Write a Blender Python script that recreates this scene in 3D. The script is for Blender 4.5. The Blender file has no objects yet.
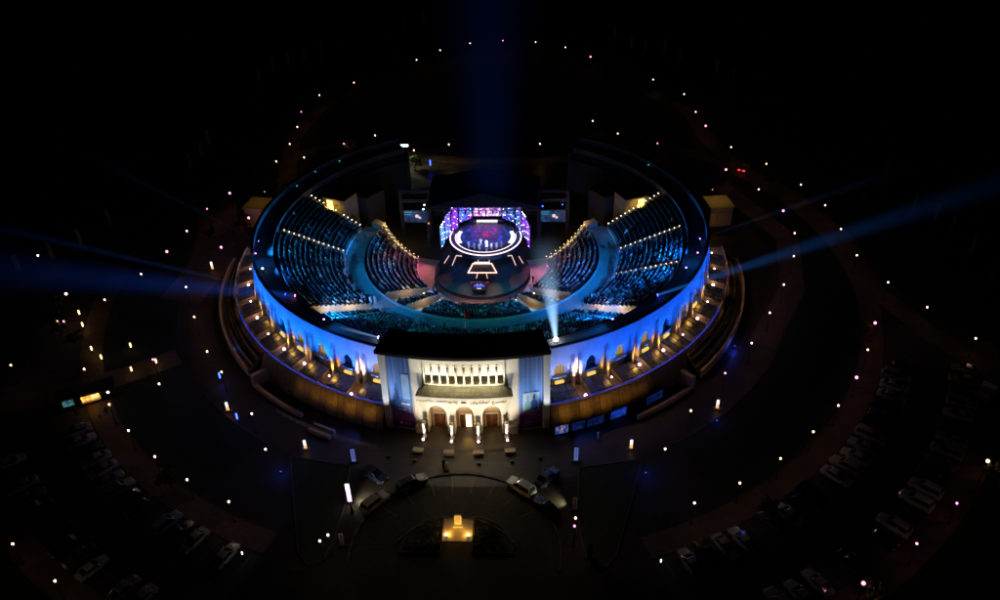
import bpy, math, random
import numpy as np
from mathutils import Vector, Matrix
random.seed(7); rng = np.random.default_rng(7)
sc = bpy.context.scene
COL = sc.collection
R = math.radians
sin, cos, pi = math.sin, math.cos, math.pi

# ------------------------------------------------------------------ helpers
def P(r, a, z=0.0):
    """polar point: angle a in degrees from the entrance axis (-Y), positive to +X"""
    t = R(a)
    return (r*sin(t), -r*cos(t), z)

class MB:
    def __init__(s): s.v=[]; s.f=[]; s.m=[]
    def add(s, vs, fs, m=0):
        o=len(s.v); s.v += [tuple(x) for x in vs]
        for f in fs: s.f.append(tuple(i+o for i in f)); s.m.append(m)
        return s
    def poly(s, pts, m=0): return s.add(pts, [tuple(range(len(pts)))], m)
    def box(s, c, size, rz=0.0, m=0, taper=1.0):
        x,y,z=size; cr,sr=cos(rz),sin(rz); vs=[]
        for k,dz in ((1.0,-.5),(taper,.5)):
            for dx,dy in ((-.5,-.5),(.5,-.5),(.5,.5),(-.5,.5)):
                px,py=dx*x*k,dy*y*k
                vs.append((c[0]+px*cr-py*sr, c[1]+px*sr+py*cr, c[2]+dz*z))
        return s.add(vs, [(3,2,1,0),(4,5,6,7),(0,1,5,4),(1,2,6,5),(2,3,7,6),(3,0,4,7)], m)
    def ring(s, r0, r1, z0, z1, a0, a1, n=None, m=0):
        """solid ring sector"""
        n = n or max(1,int(abs(a1-a0)/2.5)); vs=[]; fs=[]
        for i in range(n+1):
            a=a0+(a1-a0)*i/n
            vs += [P(r0,a,z0),P(r1,a,z0),P(r1,a,z1),P(r0,a,z1)]
        for i in range(n):
            o=4*i; q=o+4
            fs += [(o,q,q+1,o+1),(o+1,q+1,q+2,o+2),(o+2,q+2,q+3,o+3),(o+3,q+3,q,o)]
        fs += [(0,1,2,3),(4*n+3,4*n+2,4*n+1,4*n)]
        return s.add(vs,fs,m)
    def sheet(s, r0, r1, z, a0, a1, n=None, m=0, z1=None):
        n = n or max(1,int(abs(a1-a0)/2.5)); vs=[]; z1 = z if z1 is None else z1
        for i in range(n+1):
            a=a0+(a1-a0)*i/n; vs += [P(r0,a,z),P(r1,a,z1)]
        return s.add(vs,[(2*i,2*i+1,2*i+3,2*i+2) for i in range(n)],m)
    def rev(s, prof, a0, a1, n=None, m=0, cap=False):
        n = n or max(1,int(abs(a1-a0)/2.0)); k=len(prof); vs=[]; fs=[]
        for i in range(n+1):
            a=a0+(a1-a0)*i/n; vs += [P(r,a,z) for r,z in prof]
        for i in range(n):
            for j in range(k-1):
                o=i*k+j; fs.append((o,o+1,o+k+1,o+k))
        if cap: fs += [tuple(range(k)), tuple(n*k+k-1-j for j in range(k))]
        return s.add(vs,fs,m)
    def disc(s, c, r, z, n=48, m=0, ry=None):
        ry = ry or r
        return s.add([(c[0]+r*cos(2*pi*i/n), c[1]+ry*sin(2*pi*i/n), z) for i in range(n)],[tuple(range(n))],m)
    def cyl(s, c, r0, r1, z0, z1, n=16, m=0, cap=True):
        vs=[(c[0]+r0*cos(2*pi*i/n), c[1]+r0*sin(2*pi*i/n), z0) for i in range(n)]+[(c[0]+r1*cos(2*pi*i/n), c[1]+r1*sin(2*pi*i/n), z1) for i in range(n)]
        fs=[(i,(i+1)%n,n+(i+1)%n,n+i) for i in range(n)]
        if cap: fs += [tuple(range(n))[::-1], tuple(range(n,2*n))]
        return s.add(vs,fs,m)
    def tube(s, p0, p1, r0, r1=None, n=8, m=0):
        r1 = r0 if r1 is None else r1
        p0=Vector(p0); p1=Vector(p1); d=(p1-p0).normalized()
        u=d.orthogonal().normalized(); w=d.cross(u)
        vs=[p0+(u*cos(2*pi*i/n)+w*sin(2*pi*i/n))*r0 for i in range(n)]+[p1+(u*cos(2*pi*i/n)+w*sin(2*pi*i/n))*r1 for i in range(n)]
        fs=[(i,(i+1)%n,n+(i+1)%n,n+i) for i in range(n)]+[tuple(range(n))[::-1],tuple(range(n,2*n))]
        return s.add(vs,fs,m)
    def ball(s, c, r, nu=10, nv=6, m=0, sz=1.0, sx=1.0, sy=1.0):
        vs=[(c[0],c[1],c[2]-r*sz)]; fs=[]
        for j in range(1,nv):
            t=pi*j/nv
            for i in range(nu): vs.append((c[0]+r*sx*sin(t)*cos(2*pi*i/nu), c[1]+r*sy*sin(t)*sin(2*pi*i/nu), c[2]-r*sz*cos(t)))
        vs.append((c[0],c[1],c[2]+r*sz)); L=len(vs)-1
        for i in range(nu):
            fs.append((0,1+(i+1)%nu,1+i)); fs.append((L,L-nu+i,L-nu+(i+1)%nu))
            for j in range(nv-2):
                o=1+j*nu; fs.append((o+i,o+(i+1)%nu,o+nu+(i+1)%nu,o+nu+i))
        return s.add(vs,fs,m)
    def lathe(s, prof, n=14, m=0, c=(0,0)):
        k=len(prof); vs=[(c[0]+r*cos(2*pi*i/n),c[1]+r*sin(2*pi*i/n),z) for i in range(n) for r,z in prof]
        fs=[(i*k+j,((i+1)%n)*k+j,((i+1)%n)*k+j+1,i*k+j+1) for i in range(n) for j in range(k-1)]
        return s.add(vs,fs,m)
    def mesh(s, name, mats, off=(0,0,0), smooth=False):
        me=bpy.data.meshes.new(name)
        me.from_pydata([(x-off[0],y-off[1],z-off[2]) for x,y,z in s.v],[],s.f)
        for m in (mats if isinstance(mats,(list,tuple)) else [mats]): me.materials.append(m)
        if any(s.m): me.polygons.foreach_set('material_index', s.m)
        if smooth: me.polygons.foreach_set('use_smooth',[True]*len(s.f))
        me.update(); return me
    def build(s, name, mats, parent=None, smooth=False):
        off = tuple(parent['_o']) if parent is not None and '_o' in parent else (0,0,0)
        o=bpy.data.objects.new(name, s.mesh(name,mats,off,smooth)); COL.objects.link(o)
        if parent is not None:
            o.parent=parent; o['_o']=off
        return o

def empty(name, label, cat, loc=(0,0,0), group=None):
    o=bpy.data.objects.new(name,None); COL.objects.link(o); o.location=loc; o.empty_display_size=.3
    o['_o']=tuple(float(x) for x in loc); o['label']=label; o['category']=cat
    if group: o['group']=group
    return o
def tag(o, label, cat, group=None, kind=None):
    if label: o['label']=label
    if cat: o['category']=cat
    if group: o['group']=group
    if kind: o['kind']=kind
    return o
def struct(name, mb, m):
    o=mb.build(name,m); o['kind']='structure'; return o
def dup(root, loc, rz=0.0, label=None, group=None, scale=None, parent=None):
    c=root.copy(); COL.objects.link(c)
    if parent is None:
        c.location=loc; c.rotation_euler=(0,0,rz)
        if scale: c.scale=(scale,)*3
        if label: c['label']=label
        if group: c['group']=group
    else: c.parent=parent
    for ch in root.children: dup(ch,None,parent=c)
    return c

# ------------------------------------------------------------------ materials
def nt(name):
    m=bpy.data.materials.new(name); m.use_nodes=True
    n=m.node_tree; return m,n,n.nodes.get('Principled BSDF'),n.nodes.get('Material Output')
def mat(name,col,rough=.65,var=.18,scale=2.0,metal=0.0,bump=0.0,spec=.4,col2=None,coat=0.0,coord='Object'):
    m,n,b,o=nt(name)
    tc=n.nodes.new('ShaderNodeTexCoord'); nz=n.nodes.new('ShaderNodeTexNoise')
    nz.inputs['Scale'].default_value=scale; nz.inputs['Detail'].default_value=5; nz.inputs['Roughness'].default_value=.65
    n.links.new(tc.outputs[coord],nz.inputs['Vector'])
    rp=n.nodes.new('ShaderNodeValToRGB'); c2=col2 or tuple(min(1,x*(1+var)) for x in col)
    rp.color_ramp.elements[0].color=(*[x*(1-var) for x in col],1); rp.color_ramp.elements[1].color=(*c2,1)
    rp.color_ramp.elements[0].position=.32; rp.color_ramp.elements[1].position=.68
    n.links.new(nz.outputs['Fac'],rp.inputs['Fac']); n.links.new(rp.outputs['Color'],b.inputs['Base Color'])
    b.inputs['Roughness'].default_value=rough; b.inputs['Metallic'].default_value=metal
    b.inputs['Specular IOR Level'].default_value=spec; b.inputs['Coat Weight'].default_value=coat
    if bump:
        bp=n.nodes.new('ShaderNodeBump'); bp.inputs['Strength'].default_value=bump
        n2=n.nodes.new('ShaderNodeTexNoise'); n2.inputs['Scale'].default_value=scale*6; n.links.new(tc.outputs[coord],n2.inputs['Vector'])
        n.links.new(n2.outputs['Fac'],bp.inputs['Height']); n.links.new(bp.outputs['Normal'],b.inputs['Normal'])
    return m
def emat(name,col,st,base=(.02,.02,.02)):
    m,n,b,o=nt(name)
    b.inputs['Base Color'].default_value=(*base,1); b.inputs['Emission Color'].default_value=(*col,1); b.inputs['Emission Strength'].default_value=st
    nz=n.nodes.new('ShaderNodeTexNoise'); nz.inputs['Scale'].default_value=9
    mp=n.nodes.new('ShaderNodeMapRange'); mp.inputs['To Min'].default_value=st*.75; mp.inputs['To Max'].default_value=st*1.25
    tc=n.nodes.new('ShaderNodeTexCoord'); n.links.new(tc.outputs['Object'],nz.inputs['Vector'])
    n.links.new(nz.outputs['Fac'],mp.inputs['Value']); n.links.new(mp.outputs['Result'],b.inputs['Emission Strength'])
    return m
def screen_mat(name, cols, st, scale=1.0, seed=0.0, detail=3.0, power=1.0):
    """LED wall content: drifting bands of colour with bright cells, procedural"""
    m,n,b,o=nt(name)
    tc=n.nodes.new('ShaderNodeTexCoord'); mp=n.nodes.new('ShaderNodeMapping'); mp.inputs['Location'].default_value=(seed,seed*1.7,seed*.3)
    n.links.new(tc.outputs['Object'],mp.inputs['Vector'])
    nz=n.nodes.new('ShaderNodeTexNoise'); nz.inputs['Scale'].default_value=scale; nz.inputs['Detail'].default_value=detail; nz.inputs['Distortion'].default_value=1.2
    n.links.new(mp.outputs['Vector'],nz.inputs['Vector'])
    rp=n.nodes.new('ShaderNodeValToRGB'); e=rp.color_ramp.elements
    k=len(cols)
    e[0].position=.28; e[0].color=(*cols[0],1); e[1].position=.74; e[1].color=(*cols[-1],1)
    for i in range(1,k-1):
        x=e.new(.28+.46*i/(k-1)); x.color=(*cols[i],1)
    n.links.new(nz.outputs['Fac'],rp.inputs['Fac'])
    vo=n.nodes.new('ShaderNodeTexVoronoi'); vo.inputs['Scale'].default_value=scale*2.2; n.links.new(mp.outputs['Vector'],vo.inputs['Vector'])
    mr=n.nodes.new('ShaderNodeMapRange'); mr.inputs['From Min'].default_value=0; mr.inputs['From Max'].default_value=.55; mr.inputs['To Min'].default_value=st*1.7; mr.inputs['To Max'].default_value=st*.35
    n.links.new(vo.outputs['Distance'],mr.inputs['Value'])
    b.inputs['Base Color'].default_value=(.01,.01,.015,1); b.inputs['Roughness'].default_value=.4
    n.links.new(rp.outputs['Color'],b.inputs['Emission Color']); n.links.new(mr.outputs['Result'],b.inputs['Emission Strength'])
    return m
def brick_mat(name,col,mortar,w,h,rough=.75,var=.2,spec=.4):
    m,n,b,o=nt(name); b.inputs['Specular IOR Level'].default_value=spec
    tc=n.nodes.new('ShaderNodeTexCoord'); br=n.nodes.new('ShaderNodeTexBrick')
    br.inputs['Color1'].default_value=(*[x*(1-var) for x in col],1); br.inputs['Color2'].default_value=(*[x*(1+var) for x in col],1); br.inputs['Mortar'].default_value=(*mortar,1)
    br.inputs['Scale'].default_value=1; br.inputs['Brick Width'].default_value=w; br.inputs['Row Height'].default_value=h; br.inputs['Mortar Size'].default_value=.02
    n.links.new(tc.outputs['Object'],br.inputs['Vector'])
    nz=n.nodes.new('ShaderNodeTexNoise'); nz.inputs['Scale'].default_value=.25; nz.inputs['Detail'].default_value=6; n.links.new(tc.outputs['Object'],nz.inputs['Vector'])
    mx=n.nodes.new('ShaderNodeMix'); mx.data_type='RGBA'; mx.blend_type='MULTIPLY'; mx.inputs['Factor'].default_value=.8
    mr=n.nodes.new('ShaderNodeMapRange'); mr.inputs['From Min'].default_value=.3; mr.inputs['From Max'].default_value=.7; mr.inputs['To Min'].default_value=.5; mr.inputs['To Max'].default_value=1.15
    n.links.new(nz.outputs['Fac'],mr.inputs['Value']); n.links.new(br.outputs['Color'],mx.inputs['A']); n.links.new(mr.outputs['Result'],mx.inputs['B'])
    n.links.new(mx.outputs['Result'],b.inputs['Base Color']); b.inputs['Roughness'].default_value=rough
    return m
def ramp_z_mat(name, stops, z0, z1, rough=.6, streak=.25, emis=0.0):
    """vertical colour gradient printed on cloth, with fold shading painted in as faint vertical streaks"""
    m,n,b,o=nt(name)
    tc=n.nodes.new('ShaderNodeTexCoord'); sp=n.nodes.new('ShaderNodeSeparateXYZ'); n.links.new(tc.outputs['Object'],sp.inputs['Vector'])
    mr=n.nodes.new('ShaderNodeMapRange'); mr.inputs['From Min'].default_value=z0; mr.inputs['From Max'].default_value=z1; n.links.new(sp.outputs['Z'],mr.inputs['Value'])
    rp=n.nodes.new('ShaderNodeValToRGB'); e=rp.color_ramp.elements
    e[0].position=stops[0][0]; e[0].color=(*stops[0][1],1); e[1].position=stops[-1][0]; e[1].color=(*stops[-1][1],1)
    for p_,c_ in stops[1:-1]:
        x=e.new(p_); x.color=(*c_,1)
    n.links.new(mr.outputs['Result'],rp.inputs['Fac'])
    mp=n.nodes.new('ShaderNodeMapping'); mp.inputs['Scale'].default_value=(2.2,2.2,.06); n.links.new(tc.outputs['Object'],mp.inputs['Vector'])
    nz=n.nodes.new('ShaderNodeTexNoise'); nz.inputs['Scale'].default_value=1.6; nz.inputs['Detail'].default_value=4; n.links.new(mp.outputs['Vector'],nz.inputs['Vector'])
    m2=n.nodes.new('ShaderNodeMapRange'); m2.inputs['From Min'].default_value=.3; m2.inputs['From Max'].default_value=.7; m2.inputs['To Min'].default_value=1-streak; m2.inputs['To Max'].default_value=1+streak
    n.links.new(nz.outputs['Fac'],m2.inputs['Value'])
    mx=n.nodes.new('ShaderNodeMix'); mx.data_type='RGBA'; mx.blend_type='MULTIPLY'; mx.inputs['Factor'].default_value=1
    n.links.new(rp.outputs['Color'],mx.inputs['A']); n.links.new(m2.outputs['Result'],mx.inputs['B']); n.links.new(mx.outputs['Result'],b.inputs['Base Color'])
    b.inputs['Roughness'].default_value=rough
    if emis:
        n.links.new(mx.outputs['Result'],b.inputs['Emission Color']); b.inputs['Emission Strength'].default_value=emis
    return m
def beam_mat(name,col,st,L,r0,r1,decay=1.0,fade=1.0,soft=1.5):
    """lit haze inside a searchlight cone (local Z is the axis)"""
    m=bpy.data.materials.new(name); m.use_nodes=True; n=m.node_tree; n.nodes.clear()
    out=n.nodes.new('ShaderNodeOutputMaterial'); em=n.nodes.new('ShaderNodeEmission'); em.inputs['Color'].default_value=(*col,1)
    tc=n.nodes.new('ShaderNodeTexCoord'); sp=n.nodes.new('ShaderNodeSeparateXYZ'); n.links.new(tc.outputs['Object'],sp.inputs['Vector'])
    def mth(op,a,b=None,clamp=False):
        x=n.nodes.new('ShaderNodeMath'); x.operation=op; x.use_clamp=clamp
        for i,v in enumerate((a,b)):
            if v is None: continue
            if isinstance(v,(int,float)): x.inputs[i].default_value=v
            else: n.links.new(v,x.inputs[i])
        return x.outputs[0]
    t=mth('DIVIDE',sp.outputs['Z'],L)
    rad=mth('ADD',mth('MULTIPLY',t,r1-r0),r0)
    d=mth('SQRT',mth('ADD',mth('MULTIPLY',sp.outputs['X'],sp.outputs['X']),mth('MULTIPLY',sp.outputs['Y'],sp.outputs['Y'])))
    q=mth('DIVIDE',d,rad)
    core=mth('POWER',mth('SUBTRACT',1.0,mth('MULTIPLY',q,q),True),soft)
    dec=mth('DIVIDE',1.0,mth('POWER',mth('DIVIDE',rad,r0),decay))
    fd=mth('POWER',mth('SUBTRACT',1.0,t,True),fade)
    nz=n.nodes.new('ShaderNodeTexNoise'); nz.inputs['Scale'].default_value=.12; nz.inputs['Detail'].default_value=2
    n.links.new(tc.outputs['Object'],nz.inputs['Vector'])
    nf=mth('ADD',mth('MULTIPLY',nz.outputs['Fac'],.7),.65)
    s=mth('MULTIPLY',mth('MULTIPLY',mth('MULTIPLY',core,dec),mth('MULTIPLY',fd,nf)),st)
    n.links.new(s,em.inputs['Strength']); n.links.new(em.outputs[0],out.inputs['Volume'])
    return m

M=dict(
 ground=mat('dark_ground',(.022,.02,.017),.9,.4,.05),
 paving=brick_mat('plaza_paving',(.043,.031,.021),(.02,.015,.011),1.2,.6,.46,spec=.26),
 walk=brick_mat('walkway_paving',(.125,.078,.048),(.07,.05,.04),.8,.4,.7),
 asphalt=mat('asphalt',(.045,.043,.042),.8,.25,.6,bump=.1),
 drive=brick_mat('drive_paving',(.045,.035,.025),(.022,.017,.013),.6,.3,.7,spec=.12),
 grass=mat('lawn',(.012,.02,.008),.95,.5,1.2,bump=.3),
 white_line=mat('line_paint',(.12,.115,.105),.7,.2,3),
 kerb_d=mat('kerb_dark',(.03,.028,.026),.8,.2,2), kerb_l=mat('kerb_pale',(.075,.062,.05),.8,.2,2),
 stone=mat('pale_stone',(.52,.51,.50),.75,.18,.5,bump=.08),
 stone2=mat('warm_stone',(.42,.34,.25),.75,.15,.5,bump=.08),
 cream=mat('cream_render',(.72,.67,.57),.7,.05,.3),
 roof=mat('black_roof',(.004,.004,.004),.9,.2,1),
 tile=brick_mat('olive_roof_tile',(.22,.19,.09),(.06,.05,.03),.35,.5,.7),
 retain=mat('streaked_wall_stone',(.34,.28,.20),.5,.25,1.6,bump=.1,col2=(.46,.38,.28)),
 rimdark=mat('rim_floor',(.17,.17,.18),.8,.25,.8),
 back=mat('dark_terrace',(.07,.065,.06),.85,.25,.6),
 olive=mat('olive_floor',(.17,.14,.07),.7,.25,1.5),
 wood=mat('brown_door_wood',(.075,.03,.012),.5,.4,2.5),
 step=mat('seating_stone',(.50,.48,.45),.75,.15,.8),
 seat=mat('dark_seat',(.025,.022,.022),.6,.3,4),
 teal=mat('walkway_floor',(.45,.47,.45),.6,.12,.5),
 tan=mat('stair_wall',(.48,.40,.28),.75,.12,.6),
 orch=mat('orchestra_floor',(.38,.28,.26),.45,.12,.6),
 black=mat('black_metal',(.014,.014,.016),.5,.3,3),
 metal=mat('grey_metal',(.28,.28,.29),.35,.1,4,metal=.8),
 fabric=mat('black_canopy_fabric',(.03,.03,.035),.7,.2,.8),
 frame=mat('bronze_frame',(.62,.44,.20),.45,.2,3,metal=.4),
 deck=brick_mat('terrace_paving',(.26,.2,.13),(.1,.08,.05),.9,.45,.6),
 darkwin=mat('window_glass_dark',(.01,.012,.015),.1,.2,1,spec=.8),
)
def glass_panel_mat():
    m,n,b,o=nt('skylight_glass'); tc=n.nodes.new('ShaderNodeTexCoord'); nz=n.nodes.new('ShaderNodeTexNoise'); nz.inputs['Scale'].default_value=.8; nz.inputs['Detail'].default_value=4
    n.links.new(tc.outputs['Object'],nz.inputs['Vector'])
    mr=n.nodes.new('ShaderNodeMapRange'); mr.inputs['To Min'].default_value=.12; mr.inputs['To Max'].default_value=.38; n.links.new(nz.outputs['Fac'],mr.inputs['Value']); n.links.new(mr.outputs['Result'],b.inputs['Roughness'])
    b.inputs['Base Color'].default_value=(.05,.055,.075,1); b.inputs['Specular IOR Level'].default_value=.9
    return m
M['panel']=glass_panel_mat()
M['lamp_warm']=emat('lamp_globe_warm',(1,.56,.34),7)
M['lamp_pink']=emat('lamp_globe_pink',(1,.27,.72),3.6)
M['lamp_yel']=emat('lamp_globe_yellow',(1,.60,.20),6)
M['lamp_cold']=emat('lamp_globe_cold',(.8,.88,1),12)
M['lamp_blue']=emat('lamp_blue',(.03,.07,1),9)
M['led_blue']=emat('blue_led_strip',(.015,.07,1),.34)
M['step_l']=emat('step_light_glow',(1,.84,.66),2.4)
M['up_l']=emat('uplight_glow',(1,.62,.66),9)
M['amber_box']=emat('amber_light_box',(1,.62,.14),1.1)
M['amber_pane']=emat('amber_lit_pane',(1,.60,.09),.48)
M['door_glow']=emat('lit_doorway',(1,.70,.36),3.2)
M['yel_glow']=emat('yellow_doorway',(1,.62,.12),4.0)

def spot(name, loc, target, power, col, size=60, blend=.6, rad=.15, parent=None):
    d=bpy.data.lights.new(name,'SPOT'); d.energy=power; d.color=col; d.spot_size=R(size); d.spot_blend=blend; d.shadow_soft_size=rad
    o=bpy.data.objects.new(name,d); COL.objects.link(o)
    off=Vector(parent['_o']) if parent is not None else Vector((0,0,0))
    o.location=Vector(loc)-off; o.rotation_euler=(Vector(target)-Vector(loc)).to_track_quat('-Z','Y').to_euler()
    if parent is not None: o.parent=parent
    return o
def point(name, loc, power, col, rad=.1, parent=None):
    d=bpy.data.lights.new(name,'POINT'); d.energy=power; d.color=col; d.shadow_soft_size=rad
    o=bpy.data.objects.new(name,d); COL.objects.link(o)
    off=Vector(parent['_o']) if parent is not None else Vector((0,0,0))
    o.location=Vector(loc)-off
    if parent is not None: o.parent=parent
    return o
ORD=['first','second','third','fourth','fifth','sixth','seventh','eighth','ninth','tenth','eleventh','twelfth','thirteenth','fourteenth','fifteenth','sixteenth','seventeenth','eighteenth','nineteenth','twentieth']+['%dth'%i for i in range(21,80)]
for _i,_s in ((21,'21st'),(22,'22nd'),(23,'23rd'),(31,'31st'),(32,'32nd'),(33,'33rd'),(41,'41st'),(42,'42nd'),(43,'43rd'),(51,'51st'),(52,'52nd'),(53,'53rd')): ORD[_i-1]=_s

# ------------------------------------------------------------------ ground, roads, lawns
g=MB(); N=24; S=900
g.add([(-S+2*S*i/N, -S+2*S*j/N+200, -.06) for j in range(N+1) for i in range(N+1)],[(j*(N+1)+i,j*(N+1)+i+1,(j+1)*(N+1)+i+1,(j+1)*(N+1)+i) for j in range(N) for i in range(N)])
struct('ground',g,M['ground'])
b=MB(); b.sheet(40,61,.0,-180,180,144); struct('plaza_pavement',b,M['paving'])
for sgn,nm in ((1,'right'),(-1,'left')):
    b=MB(); b.sheet(74.6,78.4,.012,sgn*20,sgn*150); struct('walkway',b,M['walk'])
    b=MB(); b.sheet(93.2,97.2,.012,sgn*16,sgn*75); struct('walkway',b,M['walk'])
    b=MB(); b.sheet(78.6,93.0,.0,sgn*14,sgn*76); struct('car_park_road',b,M['asphalt'])
    b=MB()
    for r0,r1 in ((78.8,83.8),(88.6,93.0)):
        for k in range(26): b.sheet(r0+.2,r1-.2,.012,sgn*(21+2.05*k)-.05,sgn*(21+2.05*k)+.05,1)
    o=b.build('parking_lines',M['white_line']); o['kind']='structure'
    b=MB(); b.sheet(61.2,74.4,.02,sgn*32,sgn*118); struct('lawn',b,M['grass'])
    b=MB(); b.sheet(97.4,150,.0,sgn*14,sgn*80); struct('lawn',b,M['grass'])
    b=MB(); b.ring(61.02,61.18,-.05,.12,sgn*32,sgn*118); b.ring(74.42,74.58,-.05,.13,sgn*32,sgn*118); struct('kerb',b,M['kerb_l'])
    # lawn strip beside the entrance drive
    pts=[(17.6,-56.9),(27.4,-55.0),(24.6,-64.5),(22.0,-73.2),(20.2,-75.4),(18.2,-74.9),(17.4,-71),(17.0,-65)]
    b=MB(); b.poly([(sgn*x,y,.03) for x,y in (pts if sgn>0 else pts[::-1])]); struct('lawn',b,M['grass'])
    b=MB(); q=pts+[pts[0]]
    for (x0,y0),(x1,y1) in zip(q[:-1],q[1:]):
        L=math.hypot(x1-x0,y1-y0); b.box((sgn*(x0+x1)/2,(y0+y1)/2,.04),(L,.18,.2),math.atan2(y1-y0,sgn*(x1-x0)))
    struct('kerb',b,M['kerb_l'])
b=MB(); b.sheet(61.0,110,.004,-20,20); struct('entrance_drive',b,M['drive'])
# spokes of path on the far left and at the back
def strip(pts,w,z,m,name='path'):
    b=MB(); L=[];Rr=[]
    for i,(x,y) in enumerate(pts):
        x0,y0=pts[max(0,i-1)]; x1,y1=pts[min(len(pts)-1,i+1)]; d=math.hypot(x1-x0,y1-y0); nx,ny=-(y1-y0)/d,(x1-x0)/d
        L.append((x+nx*w/2,y+ny*w/2,z)); Rr.append((x-nx*w/2,y-ny*w/2,z))
    for i in range(len(pts)-1): b.poly([L[i],Rr[i],Rr[i+1],L[i+1]])
    return struct(name,b,m)
strip([(-100,-53),(-82.8,-45.2),(-71.1,-40.0),(-62.4,-35.8),(-54,-30)],5,.03,M['walk'])
strip([(-66,30),(-61,16),(-58.5,2),(-60,-12)],9,.03,M['walk'])
strip([(-45,108),(-54,86),(-56,66),(-52,44),(-50,34)],4.5,.03,M['walk'])
strip([(46,100),(56,84),(58,64),(62,48),(72,32),(78,12),(78,-8),(84,-24),(92,-36)],4.5,.03,M['walk'])
strip([(56,38),(66,12),(62,-8),(52,-26)],5,.03,M['walk'])
strip([(-30,58),(-8,52),(14,52),(34,58)],4,.03,M['walk'])
b=MB(); b.sheet(53.2,53.9,.014,-30,30); b.sheet(54.6,54.8,.014,-30,30); b.sheet(55.4,55.6,.014,-30,30); struct('pavement_band',b,M['kerb_d'])

# ------------------------------------------------------------------ amphitheatre bowl
H=12.26
amph=empty('amphitheatre','round open-air amphitheatre with a blue lit outer wall and stepped rim','amphitheatre')
def arch_h(t): return 7.75+1.0*(1-abs(t)**1.7) if abs(t)<1 else 7.75
def wall_side(sgn):
    """outer face with pointed-arch window holes, bay by bay"""
    w=MB(); panes=[]
    wins=[19.25+7.3*k for k in range(11)]
    hw=1.15; a_prev=15.0; zb=0.0
    def face(a0,a1,z00,z01,z10,z11,r=45.0):
        pts=[P(r,sgn*a0,z00),P(r,sgn*a1,z10),P(r,sgn*a1,z11),P(r,sgn*a0,z01)]
        w.poly(pts if sgn>0 else pts[::-1])
    def solid(a0,a1):
        n=max(1,int((a1-a0)/1.8))
        for i in range(n):
            x0=a0+(a1-a0)*i/n; x1=a0+(a1-a0)*(i+1)/n; face(x0,x1,zb,H,zb,H)
    for c in wins:
        solid(a_prev,c-hw)
        n=10; zs=6.35
        for i in range(n):
            t0=-1+2*i/n; t1=-1+2*(i+1)/n; x0=c+hw*t0; x1=c+hw*t1
            face(x0,x1,zb,zs,zb,zs); face(x0,x1,arch_h(t0),H,arch_h(t1),H)
            # arch soffit and sill
            w.poly([P(45,sgn*x0,arch_h(t0)),P(45,sgn*x1,arch_h(t1)),P(44.45,sgn*x1,arch_h(t1)),P(44.45,sgn*x0,arch_h(t0))])
            w.poly([P(45,sgn*x0,zs),P(45,sgn*x1,zs),P(44.45,sgn*x1,zs),P(44.45,sgn*x0,zs)])
        for x in (c-hw,c+hw): w.poly([P(45,sgn*x,zs),P(44.45,sgn*x,zs),P(44.45,sgn*x,7.75),P(45,sgn*x,7.75)])
        a_prev=c+hw; panes.append(c)
    solid(a_prev,151)
    return w,panes
WL=[]
for sgn in (1,-1):
    w,panes=wall_side(sgn); o=w.build('outer_wall',M['stone'],amph)
    for i,c in enumerate(panes):
        n=10; mb=MB()
        top=[P(44.5,sgn*(c+1.15*(-1+2*k/n)),arch_h(-1+2*k/n)) for k in range(n+1)]
        mb.poly([P(44.5,sgn*(c-1.15),6.35),P(44.5,sgn*(c+1.15),6.35)]+top[::-1])
        wn=mb.build('window',M['amber_pane'] if i%3!=1 else M['darkwin'],amph)
        fr=MB()
        for k in range(1,4): fr.tube(P(44.56,sgn*(c-1.15),6.35+k*.45),P(44.56,sgn*(c+1.15),6.35+k*.45),.035,n=4)
        for k in (-.4,.4): fr.tube(P(44.56,sgn*(c+k),6.35),P(44.56,sgn*(c+k),8.1),.035,n=4)
        fr.build('window_grille',M['black'],wn)
        sl=MB(); sl.ring(45.003,45.5,6.15,6.32,min(sgn*(c-1.5),sgn*(c+1.5)),max(sgn*(c-1.5),sgn*(c+1.5)),2)
        for q in range(3): sl.ring(45.003,45.12+.1*q,5.85-.32*q,5.98-.32*q,sgn*c-1.2,sgn*c+1.2,2)
        sl.build('window_sill',M['stone'],wn)
    for k in range(11):
        c=22.9+7.3*k
        offs=(-.85,.85) if k%2==0 else (0,)
        for q in offs:
            f=MB(); a=sgn*(c+q)
            vs=[]
            for dr,z in ((.003,4.0),(1.0,4.0),(.42,8.9),(.003,10.1)):
                for da in (-.34,.34): vs.append(P(45+dr,a+da*(1.15 if z>8 else .8),z))
            f.add(vs,[(0,2,3,1),(2,4,5,3),(4,6,7,5),(0,6,4,2),(1,3,5,7),(0,1,7,6)])
            f.build('buttress',M['stone'],amph)
b=MB()
b.rev([(45.0,H),(44.6,H+.003),(44.6,10.75),(41.3,10.7),(41.3,10.95),(41.1,10.95),(41.1,9.7),(40.75,9.7)],-151,151,150); b.build('rim_gallery',M['rimdark'],amph)
b=MB(); b.rev([(45.1,H-.12),(45.1,H+.1),(44.55,H+.1),(44.55,H-.12)],-151,151,150); b.build('rim_coping',M['kerb_d'],amph)
for s_ in (1,-1):
    a0,a1=sorted((s_*110.5,s_*150)); b=MB(); b.rev([(40.75,9.7),(39.6,8.8),(39.0,8.8),(39.0,.6)],a0,a1,24); b.build('back_terrace',M['back'],amph)
    b=MB(); b.ring(39.2,45,0,10.6,s_*150.8,s_*151.2,1); b.build('end_wall',M['back'],amph)
b=MB(); b.ring(24.35,28.0,3.2,4.0,-113,113,110); b.ring(24.1,24.35,3.2,4.35,-112,112,110); b.build('crossing_walkway',M['teal'],amph)
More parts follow.
